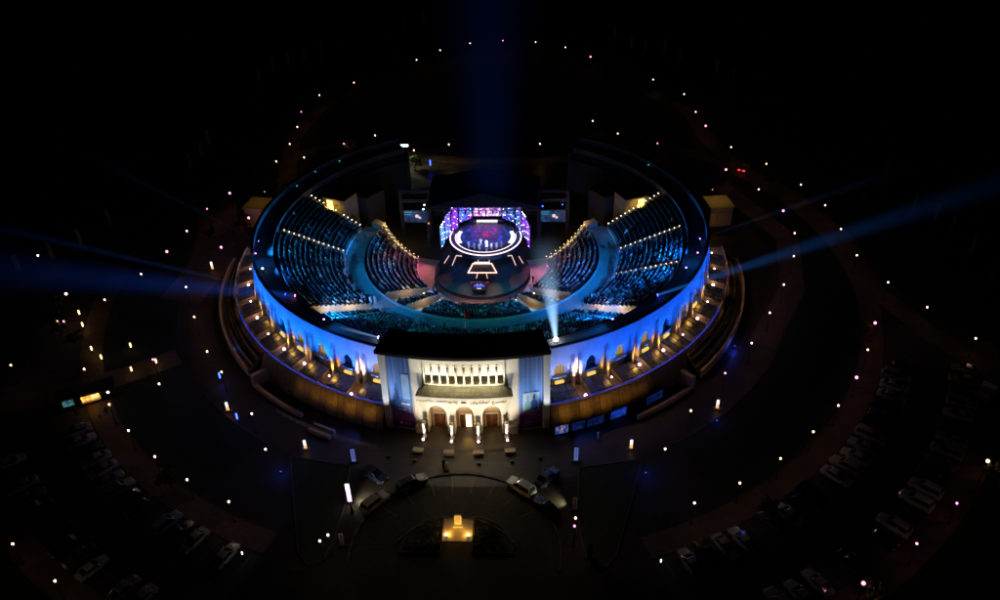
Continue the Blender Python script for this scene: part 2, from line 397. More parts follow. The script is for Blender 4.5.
b=MB(); b.sheet(0.01,24.2,.5,-104,104,60); b.build('orchestra_floor',M['orch'],amph)
b=MB(); b.sheet(0.01,24.2,.5,104,256,40); b.build('backstage_apron',M['ground'],amph)
b=MB(); b.sheet(24.2,36.0,.55,113,247,60); b.build('backstage_floor',M['ground'],amph)

UP_R=[28.45+.945*i for i in range(13)]; UP_Z=[4.45+.425*i for i in range(13)]
LO_R=[13.9+1.02*i for i in range(10)]; LO_Z=[.9+.32*i for i in range(10)]
def rowmesh(r,z,zp,dr,a0,a1,bench=True):
    mb=MB(); n=max(1,int((a1-a0)*r/57.3/1.2))
    mb.rev([(r-dr/2,zp-.02),(r-dr/2,z),(r+dr/2,z),(r+dr/2,z-.3)],a0,a1,n)
    if bench: mb.ring(r+.04,r+dr/2-.05,z+.002,z+.40,a0+.25,a1-.25,n,1); mb.ring(r+dr/2-.12,r+dr/2-.05,z+.402,z+.78,a0+.25,a1-.25,n,1)
    return mb
seats=[]   # (r,a,z,block,row,occupancy)
BL=[]
def block(label, rows, zs, dr, bounds, occ, key, zbase):
    e=empty('seating_block',label,'seating block',group='tiered seating blocks of the amphitheatre')
    n=len(rows)
    for i,(r,z) in enumerate(zip(rows,zs)):
        a0,a1=bounds(r)
        zp=zs[i-1] if i else zbase
        rowmesh(r,z,zp,dr,a0,a1).build('seat_row',[M['step'],M['seat']],e)
        k=int((a1-a0-.8)*r/57.3/.60)
        for j in range(k):
            seats.append((r+.24,a0+.5+(a1-a0-1.0)*(j+.5)/k,z+.02,key,i,j,occ(r,a0+(a1-a0)*(j+.5)/k)))
    for s in (0,1):    # closing side walls, stepped like the rows
        prof=[]
        for i,(r,z) in enumerate(zip(rows,zs)): prof += [(r-dr/2,z+.0),(r+dr/2,z)]
        mb=MB()
        for (r0,z0),(r1,z1) in zip(prof[:-1:2],prof[1::2]):
            a=bounds((r0+r1)/2)[s]; q=.25 if s else -.25
            mb.ring(r0+.002,r1-.002,zbase-.3,z0+.34,min(a,a+q),max(a,a+q),1)
        mb.build('side_wall',M['tan'],e)
    BL.append(e); return e
const=lambda a0,a1: (lambda r:(a0,a1))
U=(UP_R,UP_Z,.945)
block('upper seating block behind the entrance roof, half hidden by it',*U,const(-36.5,36.5),lambda r,a:.93,'upper roof block',4.0)
eL2=block('upper seating block between the left tan stairwell and the left lit aisle',*U,const(-87.3,-45.5),lambda r,a:.78,'left upper block',4.0)
eL1=block('nearly empty upper seating block past the left lit aisle, towards the stage',*U,const(-109,-88.3),lambda r,a:.10,'left end block',4.0)
eR2=block('upper seating block between the right tan stairwell and the lower right lit aisle',*U,const(45.5,69.2),lambda r,a:.78,'right upper block',4.0)
eR3=block('upper seating block between the two lit aisles on the right',*U,const(70.2,89.0),lambda r,a:.72,'middle right block',4.0)
eR4=block('empty upper seating block past the upper right lit aisle, towards the stage',*U,const(90.0,109.5),lambda r,a:.05,'right end block',4.0)
eCl=block('narrow upper seating strip beside the left tan stairwell',*U,const(-40.5,-37.2),lambda r,a:.3,'narrow left strip',4.0)
eCr=block('narrow upper seating strip beside the right tan stairwell',*U,const(37.2,40.5),lambda r,a:.3,'narrow right strip',4.0)
Lw=(LO_R,LO_Z,1.02)
lend=lambda r: 92+(r-13.5)*2.1
block('crowded lower seating block left of the round stage floor',*Lw,lambda r:(-lend(r),-49.5),lambda r,a:.96,'left lower block',.5)
block('crowded lower seating block right of the round stage floor',*Lw,lambda r:(49.5,lend(r)),lambda r,a:.96,'right lower block',.5)
block('narrow lower seating strip between the two left stair walls',*Lw,const(-40,-34.5),lambda r,a:.5,'narrow lower left strip',.5)
block('narrow lower seating strip between the two right stair walls',*Lw,const(34.5,40),lambda r,a:.5,'narrow lower right strip',.5)
block('lower seating block straight in front of the stage behind the black control desk',LO_R[3:],LO_Z[3:],1.02,const(-25.5,25.5),lambda r,a:.93,'lower centre block',.5)
# stairwells (cuts in the tiers) and aisles
for s,w_ in ((-1,'left'),(1,'right')):
    a0,a1=sorted((s*40.75,s*45.25))
    e=empty('stairwell','tan walled stairwell cut through the upper tier on the %s of the entrance roof'%w_,'stairwell')
    b=MB(); b.ring(28.0,40.7,3.6,4.05,a0,a1,4); b.build('floor',M['tan'],e)
    b=MB(); b.ring(39.9,40.7,4.06,9.6,a0,a1,3); b.build('end_wall',M['tan'],e)
    b=MB()
    for k in range(8): b.ring(34.5+.65*k,35.15+.65*k,4.06,4.3+.45*k,a0+(1.6 if s>0 else 0.02),a1-(0.02 if s>0 else 1.6),2)
    b.build('stair',M['step'],e)
    for r,z in ((30.2,5.0),(32.0,5.6),(34.0,6.4),(36.2,7.4)):
        bb=MB(); bb.box(P(r,s*40.9,z),(.22,.22,.2)); bb.build('wall_lamp',M['lamp_yel'],e)
    point('stairwell_lamp',P(32.5,s*42.2,6.6),260,(1,.66,.25),.2,e)
    point('stairwell_lamp',P(37,s*42.5,8.3),200,(1,.66,.25),.2,e)
    for q,(c0,c1) in enumerate(((25.8,34.2),(40.3,49.2))):
        a0,a1=sorted((s*c0,s*c1))
        e=empty('stairwell','tan sloping stairwell of the lower tier %s on the %s'%('next to the control desk' if q==0 else 'beside the crowded lower block',w_),'stairwell')
        b=MB(); b.rev([(13.6,.52),(18,.9),(23.4,3.0),(24.1,3.9)],a0,a1,5); b.build('floor',M['tan'],e)
        b=MB()
        for k in range(9): b.ring(15+1.0*k,16+1.0*k,.55,.95+.32*k,(a0 if s>0 else a1-1.6),(a0+1.6 if s>0 else a1),2)
        b.build('stair',M['step'],e)
        for r in (16.5,20.5):
            bb=MB(); bb.box(P(r,s*(c0+.5),2.0+(r-16)*.25),(.2,.2,.2)); bb.build('wall_lamp',M['lamp_yel'],e)
        point('stairwell_lamp',P(18.5,s*(c0+c1)/2,3.4),110,(1,.62,.25),.2,e)
def aisle(a,label,lights=True,rows=range(13),w=.42,par=None,side=0):
    e=empty('lit_aisle',label,'stair aisle')
    mb=MB()
    for i in rows:
        r,z=UP_R[i],UP_Z[i]
        mb.ring(r-.47,r-.002,z-.55,z-.20,a-w,a+w,1); mb.ring(r+.002,r+.47,z-.55,z,a-w,a+w,1)
    mb.build('step',M['step'],e)
    for i in rows:
        if not lights: break
        l=MB(); r,z=UP_R[i],UP_Z[i]
        l.box(P(r+.1,a+side,z+.62),(.23,.23,.16),R(a)); l.build('step_light',M['step_l'],e)
    return e
aisle(-87.8,'stair aisle with a row of small white lights across the left seating')
aisle(-109.3,'stair aisle with white lights along the far left edge of the seating',rows=[0,1,2,3,4,6,7,8,9,10,11,12],side=-.5)
aisle(69.7,'lower right stair aisle with a row of small white lights')
aisle(89.5,'upper right stair aisle with a row of small white lights')
aisle(109.8,'stair aisle with white lights along the far right edge of the seating',side=.5)
GL=emat('guard_lamp_glow',(1,.70,.28),2.4)
for s,w_ in ((1,'right'),(-1,'left')):  # guard wall with warm lamps at the stage end of the lower tier
    e=empty('guard_wall','low tan guard wall with yellow lamps at the stage end of the %s lower block'%w_,'wall')
    mb=MB()
    for i,r in enumerate(LO_R): 
        a=s*(lend(r)+1.2); mb.ring(r-.51,r+.51,.52,LO_Z[i]+1.0,a-.6,a+.6,1)
    mb.rev([(24.1,.5),(24.1,4.9),(26.6,5.2),(26.6,.5)],min(s*113,s*117),max(s*113,s*117),2,cap=True)
    mb.build('wall_block',M['tan'],e)
    for i,r in enumerate(LO_R):
        for dz,k in ((1.3,.3),(1.6,-.9),(1.2,1.0)):
            bb=MB(); bb.box(P(r+k*.6,s*(lend(r)+.8+k),LO_Z[i]+dz),(.1+.1*rng.random(),.16,.12)); bb.build('guard_lamp',GL,e)
    point('guard_glow',P(18,s*(lend(18)+4.5),4.2),170,(1,.62,.2),.2,e)
    point('guard_glow',P(23,s*(lend(23)+4.5),5.5),150,(1,.62,.2),.2,e)

# exit houses at the ends of the seating, each with a glowing doorway
for s,w_ in ((1,'right'),(-1,'left')):
    e=empty('exit_house','small flat-roofed block with a glowing yellow doorway at the %s end of the seating'%w_,'small building',P(36,s*117,0))
    b=MB(); b.ring(33.2,38.8,.56,9.0,s*117-4.0,s*117+4.0,3); b.build('wall',M['tan'],e)
    b=MB(); b.ring(33.0,38.95,9.002,9.3,s*117-4.2,s*117+4.2,3); b.build('roof',M['roof'],e)
    b=MB(); aa=s*(117-4.06)
    b.poly([P(36.2,aa,6.0),P(37.7,aa,6.0),P(37.7,aa,8.5),P(36.2,aa,8.5)]); b.build('doorway',M['yel_glow'],e)
    spot('doorway_glow',P(36.0,s*108.2,9.0),P(36.0,s*113,6.8),330,(1,.62,.05),90,.8,.2,e)
    e=empty('annex_block','plain dark grey block behind the %s exit house'%w_,'small building',P(33,s*128,0))
    b=MB(); b.ring(31.0,37.0,.56,7.8,s*127-5,s*127+5,3); b.build('wall',M['back'],e); b=MB(); b.ring(30.9,37.1,7.802,8.0,s*127-5.2,s*127+5.2,3); b.build('roof',M['roof'],e)
    e=empty('backstage_hut','brown boarded hut behind the %s end of the amphitheatre'%w_,'hut',(s*27,45,0))
    b=MB(); b.box((s*27,45,2.0),(4.6,4.2,4.0),s*.3); b.build('wall',M['wood'],e); b=MB(); b.box((s*27,45,4.16),(5.0,4.6,.3),s*.3); b.build('roof',M['roof'],e)
    b=MB()
    for k in (-1.2,0,1.2): b.box((s*27+k*cos(s*.3)+2.13*sin(s*.3),45-2.13*cos(s*.3)+k*sin(s*.3),1.8),(.5,.08,2.8),s*.3)
    b.build('panel',M['frame'],e)
# pavilions outside the rim
for s,w_ in ((1,'right'),(-1,'left')):
    bx,by=s*52.0,20.0
    e=empty('ticket_pavilion','small square pavilion with an amber lit roof outside the %s rim of the amphitheatre'%w_,'pavilion',(bx,by,0))
    b=MB(); b.box((bx,by,2.3),(5.0,5.2,4.6),s*.15); b.build('wall',M['stone2'],e)
    b=MB(); b.box((bx,by,4.76),(5.5,5.7,.3),s*.15); b.build('roof',M['tan'],e)
    b=MB()
    for k in (-1.5,0,1.5): b.box((bx+k,by-2.72+s*.15*k*s*s,2.0),(.75,.12,3.0),s*.15)
    b.build('door_panel',M['frame'],e)
    l=MB(); l.tube((bx-s*1.2,by+2.2,4.9),(bx-s*1.2,by+2.2,6.6),.05,n=6); l.build('lamp_post',M['black'],e); l=MB(); l.ball((bx-s*1.2,by+2.2,6.7),.12); l.build('lamp_head',M['amber_box'],e)
    spot('roof_glow',(bx-s*.4,by+.5,9.5),(bx,by,4.7),(150 if s>0 else 70),(1,.6,.12),120,.5,.2,e)
    spot('wall_glow',(bx-s*1.0,by-7,2.0),(bx,by-2,2.5),(42 if s>0 else 24),(1,.55,.2),100,.7,.2,e)

# ------------------------------------------------------------------ terrace around the outer wall
DZ=4.0
terr=empty('terrace','raised terrace with a blue edged balustrade ringing the amphitheatre wall','terrace')
for s in (1,-1):
    a0,a1=sorted((s*15.6,s*92)); b=MB(); b.sheet(45.0,49.55,DZ,a0,a1); b.build('deck',M['deck'],terr)
    a0,a1=sorted((s*15.6,s*48)); b=MB(); b.rev([(49.55,DZ+.001),(49.55,DZ+.0),(50.9,.0)],a0,a1,30)
    b.build('retaining_wall',M['retain'],terr)
    for k in range(22):
        b=MB(); q0=s*(17+1.4*k); b.add([P(50.925,q0-(.06 if k%3==0 else .022),0),P(50.925,q0+(.06 if k%3==0 else .022),0),P(49.575,q0+(.06 if k%3==0 else .022),DZ-.02),P(49.575,q0-(.06 if k%3==0 else .022),DZ-.02)],[(0,1,2,3)]); b.build('wall_joint',M['black'],terr)
    a0,a1=sorted((s*48,s*92)); b=MB()
    b.rev([(49.55,DZ),(49.55,2.9),(50.7,2.9),(50.7,2.0),(51.9,2.0),(51.9,1.1),(52.7,1.1),(52.7,1.5),(53.1,1.5),(53.1,.0)],a0,a1,30,cap=True)
    b.build('planting_step',M['stone2'],terr)
    b=MB()
    for r,z in ((50.05,2.92),(51.2,2.02)): b.ring(r,r+.5,z,z+.25,a0+.5,a1-.5,24)
    b.build('planting',M['grass'],terr)
    a0,a1=sorted((s*15.7,s*92)); b=MB(); b.ring(49.35,49.5,DZ+.002,DZ+.5,a0,a1); b.build('parapet',M['stone2'],terr)
    for k in range(22 if s>0 else 21):
        q=15.8+2.25*k
        b=MB(); b.ring(49.32,49.56,DZ+.503,DZ+.60,min(s*q,s*(q+2.1)),max(s*q,s*(q+2.1)),1)
        b.build('blue_strip',M['led_blue'],terr)
    b=MB()
    for k in range(16): b.tube(P(49.43,s*(18+4.6*k),DZ+.5),P(49.43,s*(18+4.6*k),DZ+1.2),.03,n=5)
    b.build('rail_post',M['black'],terr)
# skylights
k_s=0
for s,w_ in ((1,'right'),(-1,'left')):
    for k in range(10):
        c=19.25+7.3*k; a=s*c
        e=empty('skylight','sloping dark glass skylight on the %s terrace, %s from the entrance'%(w_,ORD[k]),'skylight',P(47.2,a,DZ),'glass skylights on the terrace')
        ha=2.45; r0,r1=45.7,48.9; z0,z1=DZ+.95,DZ+.35
        b=MB()
        b.add([P(r0,a-ha,z0),P(r0,a+ha,z0),P(r1,a+ha,z1),P(r1,a-ha,z1)],[(0,1,2,3)]); b.build('glass_pane',M['panel'],e)
        b=MB()
        for q in (-1,-.34,.34,1): b.tube(P(r0,a+ha*q,z0+.03),P(r1,a+ha*q,z1+.03),.055,n=5)
        for q in (0,.5,1): b.tube(P(r0+(r1-r0)*q,a-ha,z0+(z1-z0)*q+.03),P(r0+(r1-r0)*q,a+ha,z0+(z1-z0)*q+.03),.05,n=5)
        b.build('glazing_bar',M['black'],e)
        b=MB()
        for q in (-1,1):
            b.add([P(r0,a+ha*q*1.06,DZ+.01),P(r1,a+ha*q*1.06,DZ+.01),P(r1,a+ha*q*1.06,z1-.02),P(r0,a+ha*q*1.06,z0-.02),
                   P(r0,a+ha*q*1.02,DZ+.01),P(r1,a+ha*q*1.02,DZ+.01),P(r1,a+ha*q*1.02,z1-.02),P(r0,a+ha*q*1.02,z0-.02)],[(0,1,2,3),(7,6,5,4),(3,2,6,7),(0,3,7,4),(1,5,6,2)])
        b.ring(r0-.12,r0-.02,DZ+.01,z0,a-ha,a+ha,2); b.ring(r1+.02,r1+.1,DZ+.01,z1,a-ha,a+ha,2)
        b.build('upstand',M['frame'],e)
        b=MB(); b.ring(45.1,45.5,DZ+.95,DZ+1.35,a-1.0,a+.9,2); b.build('light_box',M['amber_box'] if k%3!=2 else M['frame'],e)
# uplights on the terrace (visible lamps) with their amber light, and blue wall washers on the parapet
upl=None
for s,w_ in ((1,'right'),(-1,'left')):
    for k in range(10):
        c=22.9+7.3*k; a=s*c
        rr=49.0 if k==0 else 46.9
        e=empty('terrace_uplight','small pinkish white ground lamp below the %s wall buttresses, %s from the entrance'%(w_,ORD[k]),'uplight',P(rr,a,DZ),'uplights on the terrace')
        b=MB(); b.cyl(P(rr,a),.22,.18,DZ+.005,DZ+.28,10); b.build('housing',M['black'],e)
        b=MB(); b.ball(P(rr,a,DZ+.36),.26 if k in (0,2,3,5,7) else .16,8,5); b.build('lens',M['up_l'],e)
        pw=5200 if k==0 else (1000 if k%2==0 else 800)
        spot('amber_uplight',P(rr+.1,a,DZ+.75),P(45.4,a,7.2 if k==0 else 5.9),pw,(1,.60,.42) if k==0 else (1,.42,.05),34 if k==0 else 58,.9,.1,e)
        spot('deck_fill',P(46.2,a+s*1.2,DZ+4.2),P(47.8,a,DZ),190,(1,.50,.08),120,.8,.2,e)  # added overhead fill that turns the deck gold, not from the uplights
    for k in range(11):
        c=18.6+7.3*k; a=s*c
        e=empty('wall_washer','small blue floodlight on the %s terrace parapet, %s from the entrance'%(w_,ORD[k]),'floodlight',P(49.2,a,DZ),'blue floodlights on the parapet')
        b=MB(); b.box(P(49.15,a,DZ+.8),(.3,.18,.22),R(a)); b.tube(P(49.15,a,DZ+.02),P(49.15,a,DZ+.7),.03,n=5); b.build('housing',M['black'],e)
        pc=(.24,.36,1) if k==0 else ((.03,.15,1) if k==1 else ((.0,.15,1) if s<0 else (.0,.105,1)))
        spot('blue_wash',P(49.0,a,DZ+1.05),P(44.6,a,10.6),(3300 if k==0 else 5300)*(1.15 if s<0 else .8),pc,92,.9,.15,e)
# amber lights low on the retaining wall and steps
for s in (1,-1):
    for k,(a,pw) in enumerate(((18.5,210),(22.5,250),(26.5,230),(30.5,150),(34.5,90),(50,30),(58,28),(66,30),(75,40),(84,60))):
        lo=a<48; rr=52.35 if lo else 49.75; zz=.0 if lo else DZ+.1; ht=3.2 if lo else .55
        e=empty('amber_wall_lamp','small amber lamp on the %s terrace front, %s from the entrance'%('right' if s>0 else 'left',ORD[k]),'lamp',P(rr,s*a,0),'amber lamps on the terrace front')
        b=MB(); b.cyl(P(rr,s*a),.05,.04,zz,zz+ht,8); b.box(P(rr,s*a,zz+ht+.05),(.25,.2,.16),R(s*a)); b.build('housing',M['black'],e)
        if lo: spot('amber_glow',P(rr-.25,s*a,3.1),P(50.1,s*a,2.9),pw*.27,(1,.44,.05),118,1.0,.1,e)
        else: spot('amber_glow',P(rr,s*a,DZ+1.5),P(52,s*a,1.5),pw,(1,.47,.08),130,.8,.1,e)
# curved planter ends and low ramps beside the entrance
for s,w_ in ((1,'right'),(-1,'left')):
    e=empty('curved_planter','curved stone planter wall at the foot of the %s terrace'%w_,'planter',P(54,s*34,0))
    b=MB(); b.ring(53.3,53.9,0,.8,min(s*31,s*44),max(s*31,s*44)); b.ring(51.0,53.9,0,2.6,min(s*44.02,s*45),max(s*44.02,s*45),2); b.build('wall',M['stone2'],e)
    b=MB(); b.ring(52.9,53.28,.02,.5,min(s*31,s*44),max(s*31,s*44)); b.build('soil',M['grass'],e)
    if s>0: continue
    e=empty('access_ramp','low pale ramp slab beside the %s terrace'%w_,'ramp',P(54.8,s*25.5,0))
    for rr in (54.0,55.3):
        b=MB(); b.ring(rr,rr+.5,.016,.75,min(s*23.2,s*27.5),max(s*23.2,s*27.5),4); b.build('side_wall',M['stone2'],e)
    b=MB(); b.ring(54.52,55.28,.016,.4,min(s*23.2,s*27.5),max(s*23.2,s*27.5),4); b.build('slope',M['kerb_l'],e)

# ------------------------------------------------------------------ entrance building
ent=empty('entrance_building','tall cream floodlit entrance building with three arches, a gallery and a black roof','building',(0,-49.5,0))
FR=49.7
ARC=(-5.3,-0.3,4.75); AH=1.8
def arch_top(t): return 3.75+2.15*math.sqrt(max(0,1-t*t)) if abs(t)<1 else 3.75
b=MB()
def fface(a0,a1,z00,z01,z10,z11,r=FR):
    b.poly([P(r,a0,z00),P(r,a1,z10),P(r,a1,z11),P(r,a0,z01)])
cuts=sorted(set([-7.25,7.25,-7.0,7.0]+[c+AH*(-1+2*i/14) for c in ARC for i in range(15)]+[i*.6-7.2 for i in range(25)]))
for a0,a1 in zip(cuts[:-1],cuts[1:]):
    if a1-a0<1e-4: continue
    m_=(a0+a1)/2; z0=z1=0.0
    for c in ARC:
        if abs(m_-c)<AH: z0=arch_top((a0-c)/AH); z1=arch_top((a1-c)/AH)
    if abs(m_)<7.0: fface(a0,a1,z0,10.35,z1,10.35); fface(a0,a1,14.1,16.4,14.1,16.4)
    else: fface(a0,a1,z0,16.4,z1,16.4)
for c in ARC:          # arch reveals
    n=16
    for i in range(n):
        t0=-1+2*i/n; t1=-1+2*(i+1)/n
        b.poly([P(FR,c+AH*t0,arch_top(t0)),P(FR,c+AH*t1,arch_top(t1)),P(48.0,c+AH*t1,arch_top(t1)),P(48.0,c+AH*t0,arch_top(t0))])
    for s in (-1,1): b.poly([P(FR,c+AH*s,0),P(48.0,c+AH*s,0),P(48.0,c+AH*s,3.75),P(FR,c+AH*s,3.75)])
for s in (-1,1): b.poly([P(FR,7.25*s,0),P(49.4,7.25*s,0),P(49.4,7.25*s,16.4),P(FR,7.25*s,16.4)])
for s in (-1,1):
    n=3
    for i in range(n):
        a0=7.25+2.35*i/n; a1=7.25+2.35*(i+1)/n
        q=[P(49.4,s*a0,0),P(49.4,s*a1,0),P(49.4,s*a1,16.2),P(49.4,s*a0,16.2)]; b.poly(q if s>0 else q[::-1])
b.build('front_wall',M['cream'],ent)
b=MB(); b.sheet(47.9,FR,10.35,-7.0,7.0,20); b.build('gallery_floor',M['olive'],ent)
b=MB(); b.rev([(47.9,10.36),(47.9,14.1),(FR,14.1)],-7.0,7.0,20)
for s in (-1,1): b.poly([P(FR,7*s,10.36),P(47.9,7*s,10.36),P(47.9,7*s,14.1),P(FR,7*s,14.1)])
b.build('gallery_wall',M['olive'],ent)
for k in range(10):
    a=-6.52+1.45*k
    b=MB(); b.ring(49.28,49.4,11.8,14.09,a-.52,a+.52,2); b.ring(49.2,49.28,11.95,13.9,a-.05,a+.05,1); b.build('gallery_screen',M['cream'],ent)
for k in range(9):
    a=-5.8+1.45*k
    b=MB(); x,y,_=P(49.5,a); b.cyl((x,y),.24,.24,10.36,10.6,10); b.cyl((x,y),.16,.15,10.6,13.75,10); b.cyl((x,y),.17,.27,13.75,14.08,10)
    cb=b.build('gallery_column',M['cream'],ent,True)
    b=MB(); b.ball(P(49.95,a,10.5),.13,8,5); b.build('gallery_lamp',M['lamp_yel'],cb)
    point('gallery_glow',P(50.5,a,11.0),74,(1,.93,.76),.1,ent)
b=MB(); b.rev([(FR+.003,10.02),(51.15,9.02),(51.15,8.86),(FR+.003,9.5)],-7.0,7.0,20)
for s in (-1,1): b.add([P(FR+.003,7*s,10.02),P(FR+.003,8.45*s,9.1),P(51.15,8.45*s,9.0),P(51.15,7*s,9.02),P(51.15,8.45*s,8.86),P(51.15,7*s,8.86),P(FR+.003,7.0*s,9.5)],[(0,1,2,3),(3,2,4,5),(5,4,6)])
b.build('canopy',M['tile'],ent)
b=MB(); b.ring(51.12,51.22,8.42,8.84,-8.45,8.45,20); b.ring(FR+.004,51.11,8.42,8.6,-8.4,8.4,20); b.build('canopy_fascia',M['cream'],ent)
b=MB(); b.ring(48.9,FR+.12,14.98,15.12,-7.2,7.2,20); b.ring(FR+.002,FR+.14,10.12,10.34,-7.1,7.1,20); b.build('string_course',M['cream'],ent)
b=MB(); b.ring(45.8,51.6,16.45,17.0,-14.95,14.95,24); b.ring(46.0,46.3,17.002,17.25,-14.7,14.7,24); b.build('roof',M['roof'],ent)
b=MB(); b.rev([(45.15,0),(45.15,16.44),(47.85,16.44),(47.85,6.2)],-15.3,15.3,12)
b.rev([(47.95,0.0),(47.95,6.2),(47.85,6.2)],-15.3,15.3,24); b.build('rear_wall',M['stone2'],ent)
for s in (-1,1):
    b=MB(); b.ring(45.2,49.9,0,16.3,min(s*14.2,s*15.4),max(s*14.2,s*15.4),2); b.build('side_pier',M['cream'],ent)
    b=MB(); b.ring(49.0,49.5,0,16.3,min(s*9.62,s*14.18),max(s*9.62,s*14.18),4); b.build('banner_bay',M['stone'],ent)
    b=MB(); b.ring(49.42,50.2,0,1.7,min(s*7.6,s*9.4),max(s*7.6,s*9.4),2); b.build('plinth',M['stone2'],ent)
for i,c in enumerate(ARC):
    b=MB(); b.ring(48.0,48.12,0,2.75,c-1.25,c-1.12,1); b.ring(48.0,48.12,0,2.75,c+1.12,c+1.25,1); b.ring(48.0,48.12,2.752,2.95,c-1.25,c+1.25,2); b.build('door_frame',M['cream'],ent)
    for s in (-1,1):
        if i==1 and s>0: continue
        b=MB(); b.ring(48.0,48.07,.02,2.74,min(c+s*.02,c+s*1.1),max(c+s*.02,c+s*1.1),1)
        for z in (.35,1.2,2.0): b.ring(48.07,48.1,z,z+.55,min(c+s*.2,c+s*.95),max(c+s*.2,c+s*.95),1)
        b.build('door',M['wood'],ent)
    if i==1:
        b=MB(); b.poly([P(47.97,c+.04,.02),P(47.97,c+1.1,.02),P(47.97,c+1.1,2.74),P(47.97,c+.04,2.74)]); b.build('lit_opening',M['door_glow'],ent)
        spot('door_spill',P(48.3,c+.55,2.5),P(52.4,c+.55,0),420,(1,.5,.08),38,.5,.3,ent)
    point('arch_glow',P(48.9,c,4.9),90,(1,.72,.42),.15,ent)
    point('arch_glow',P(49.0,c,1.6),28,(1,.55,.2),.15,ent)
fontmat=mat('bronze_letters',(.10,.06,.03),.5,.2,4)
def text_mesh(name,body,size,loc,rz,parent,m,align='CENTER',thick=.03):
    cu=bpy.data.curves.new(name+'_curve','FONT'); cu.body=body; cu.size=size; cu.align_x=align; cu.extrude=thick; cu.resolution_u=3
    t=bpy.data.objects.new(name+'_curve',cu); COL.objects.link(t); bpy.context.view_layer.update()
    dg=bpy.context.evaluated_depsgraph_get(); me=bpy.data.meshes.new_from_object(t.evaluated_get(dg))
    bpy.data.objects.remove(t); me.materials.clear(); me.materials.append(m)
    off=Vector(parent['_o']); o=bpy.data.objects.new(name,me); COL.objects.link(o)
    me.transform(Matrix.Translation(Vector(loc)-off)@Matrix.Rotation(rz,4,'Z')@Matrix.Rotation(R(90),4,'X'))
    o.parent=parent; return o
text_mesh('lettering','THE KATARA AMPHITHEATRE',.50,P(FR+.06,-5.15,6.55),R(-5.15),ent,fontmat)
text_mesh('lettering','\ufed1\ufeee\ufeb8\ufedc\ufee4\ufedf\ufe8d \ufea1\ufeae\ufeb4\ufee4\ufedf\ufe8d',.82,P(FR+.06,4.2,6.5),R(4.2),ent,fontmat)
b=MB()   # fan-shaped emblem between the two inscriptions
for k in range(7):
    t=R(-60+20*k); x0,z0=.16*sin(t),6.45+.1*cos(t); x1,z1=.52*sin(t),6.45+.42*cos(t)
    px,py,_=P(FR+.05,-.28); b.tube((px+x0,py,z0),(px+x1,py,z1),.05,.075,6)
b.build('emblem',fontmat,ent)
b=MB(); b.ball((P(49,.4)[0],-46.4,18.2),.09); b.tube((P(49,.4)[0],-46.4,17),(P(49,.4)[0],-46.4,21.6),.06,.04,6)
fp=empty('flagpole','white flagpole with a small limp red flag standing on the black roof','flagpole',(.34,-46.4,17.0))
b=MB(); b.tube((.34,-46.4,17.0),(.34,-46.4,22.2),.09,.05,6); b.ball((.34,-46.4,22.25),.1); b.build('pole',mat('white_pole',(.7,.7,.7),.5),fp)
b=MB(); n=6
b.add([(.4+.16*i,-46.4+.08*sin(i*1.7),z-.10*i) for i in range(n) for z in (22.1,20.7)],[(2*i,2*i+1,2*i+3,2*i+2) for i in range(n-1)]); b.build('flag',mat('red_cloth',(.45,.03,.04),.8),fp)
spot('flag_light',(.34,-48.6,17.3),(.34,-46.4,20.5),60,(1,.95,.9),60,.6,.05,fp)

# lit pillars in front of the arches
for k,a in enumerate((-7.65,-2.6,2.15,7.25)):
    e=empty('lit_pillar','floodlit white round pillar before the entrance arches, %s from the left'%ORD[k],'pillar',P(50.8,a),'lit pillars before the entrance')
    x,y,_=P(50.8,a)
    b=MB(); b.lathe([(.02,0.012),(.42,.012),(.42,.3),(.26,.45),(.22,.6),(.21,2.7),(.3,2.85),(.36,3.0),(.36,3.2),(.02,3.2)],14,c=(x,y)); b.build('shaft',M['cream'],e,True)
    b=MB(); px,py,_=P(51.75,a); b.cyl((px,py),.3,.26,.012,.2,10); b.build('lamp_housing',M['black'],e)
    b=MB(); b.ball((px,py,.3),.2,9,6); b.build('lamp_lens',M['up_l'],e)
    spot('pillar_uplight',P(51.7,a,.62),P(50.6,a,2.6),420,(1,.82,.72),75,.8,.1,e)
    spot('facade_uplight',P(51.9,a,.62),P(49.6,a*.9,6.5),330,(1,.78,.48),90,.8,.1,e)
    e=empty('light_patch_block','pale block for the light patch below the %s lit pillar from the left'%ORD[k],'light patch',P(54.6,a*1.02))  # solid block added in place of a reflected light patch
    b=MB(); b.box(P(54.35,a*1.02,.3),(1.5,.7,.56),R(a)); b.box(P(54.35,a*1.02,.62),(1.65,.85,.08),R(a)); b.build('block',M['stone2'],e)
# wide floodlights on the steps that light the facade evenly
for k,a in enumerate((-12.2,-7.9,-2.9,2.3,7.5,12.0)):
    e=empty('facade_floodlight','black ground floodlight before the entrance, %s from the left'%ORD[k],'floodlight',P(56.4,a),'floodlights aimed at the entrance')
    b=MB(); b.box(P(56.4,a,.22),(.55,.32,.4),R(a)); b.build('housing',M['black'],e)
    cold=abs(a)>11
    spot('flood',P(56.1,a,.6),P(49.4,a*.96,10.0),1700 if cold else 3600,(.22,.45,1) if cold else (1,.92,.74),50 if cold else 74,.8,.2,e)
for s in (-1,1):
    spot('gallery_light',P(52.0,s*5,9.9),P(49.4,s*5,14.2),900,(1,.95,.8),110,.8,.2,ent)
    spot('pier_light',P(53.2,s*15.2,.6),P(49.8,s*14.9,8.5),3600,(.80,.87,1),30,.7,.2,ent)

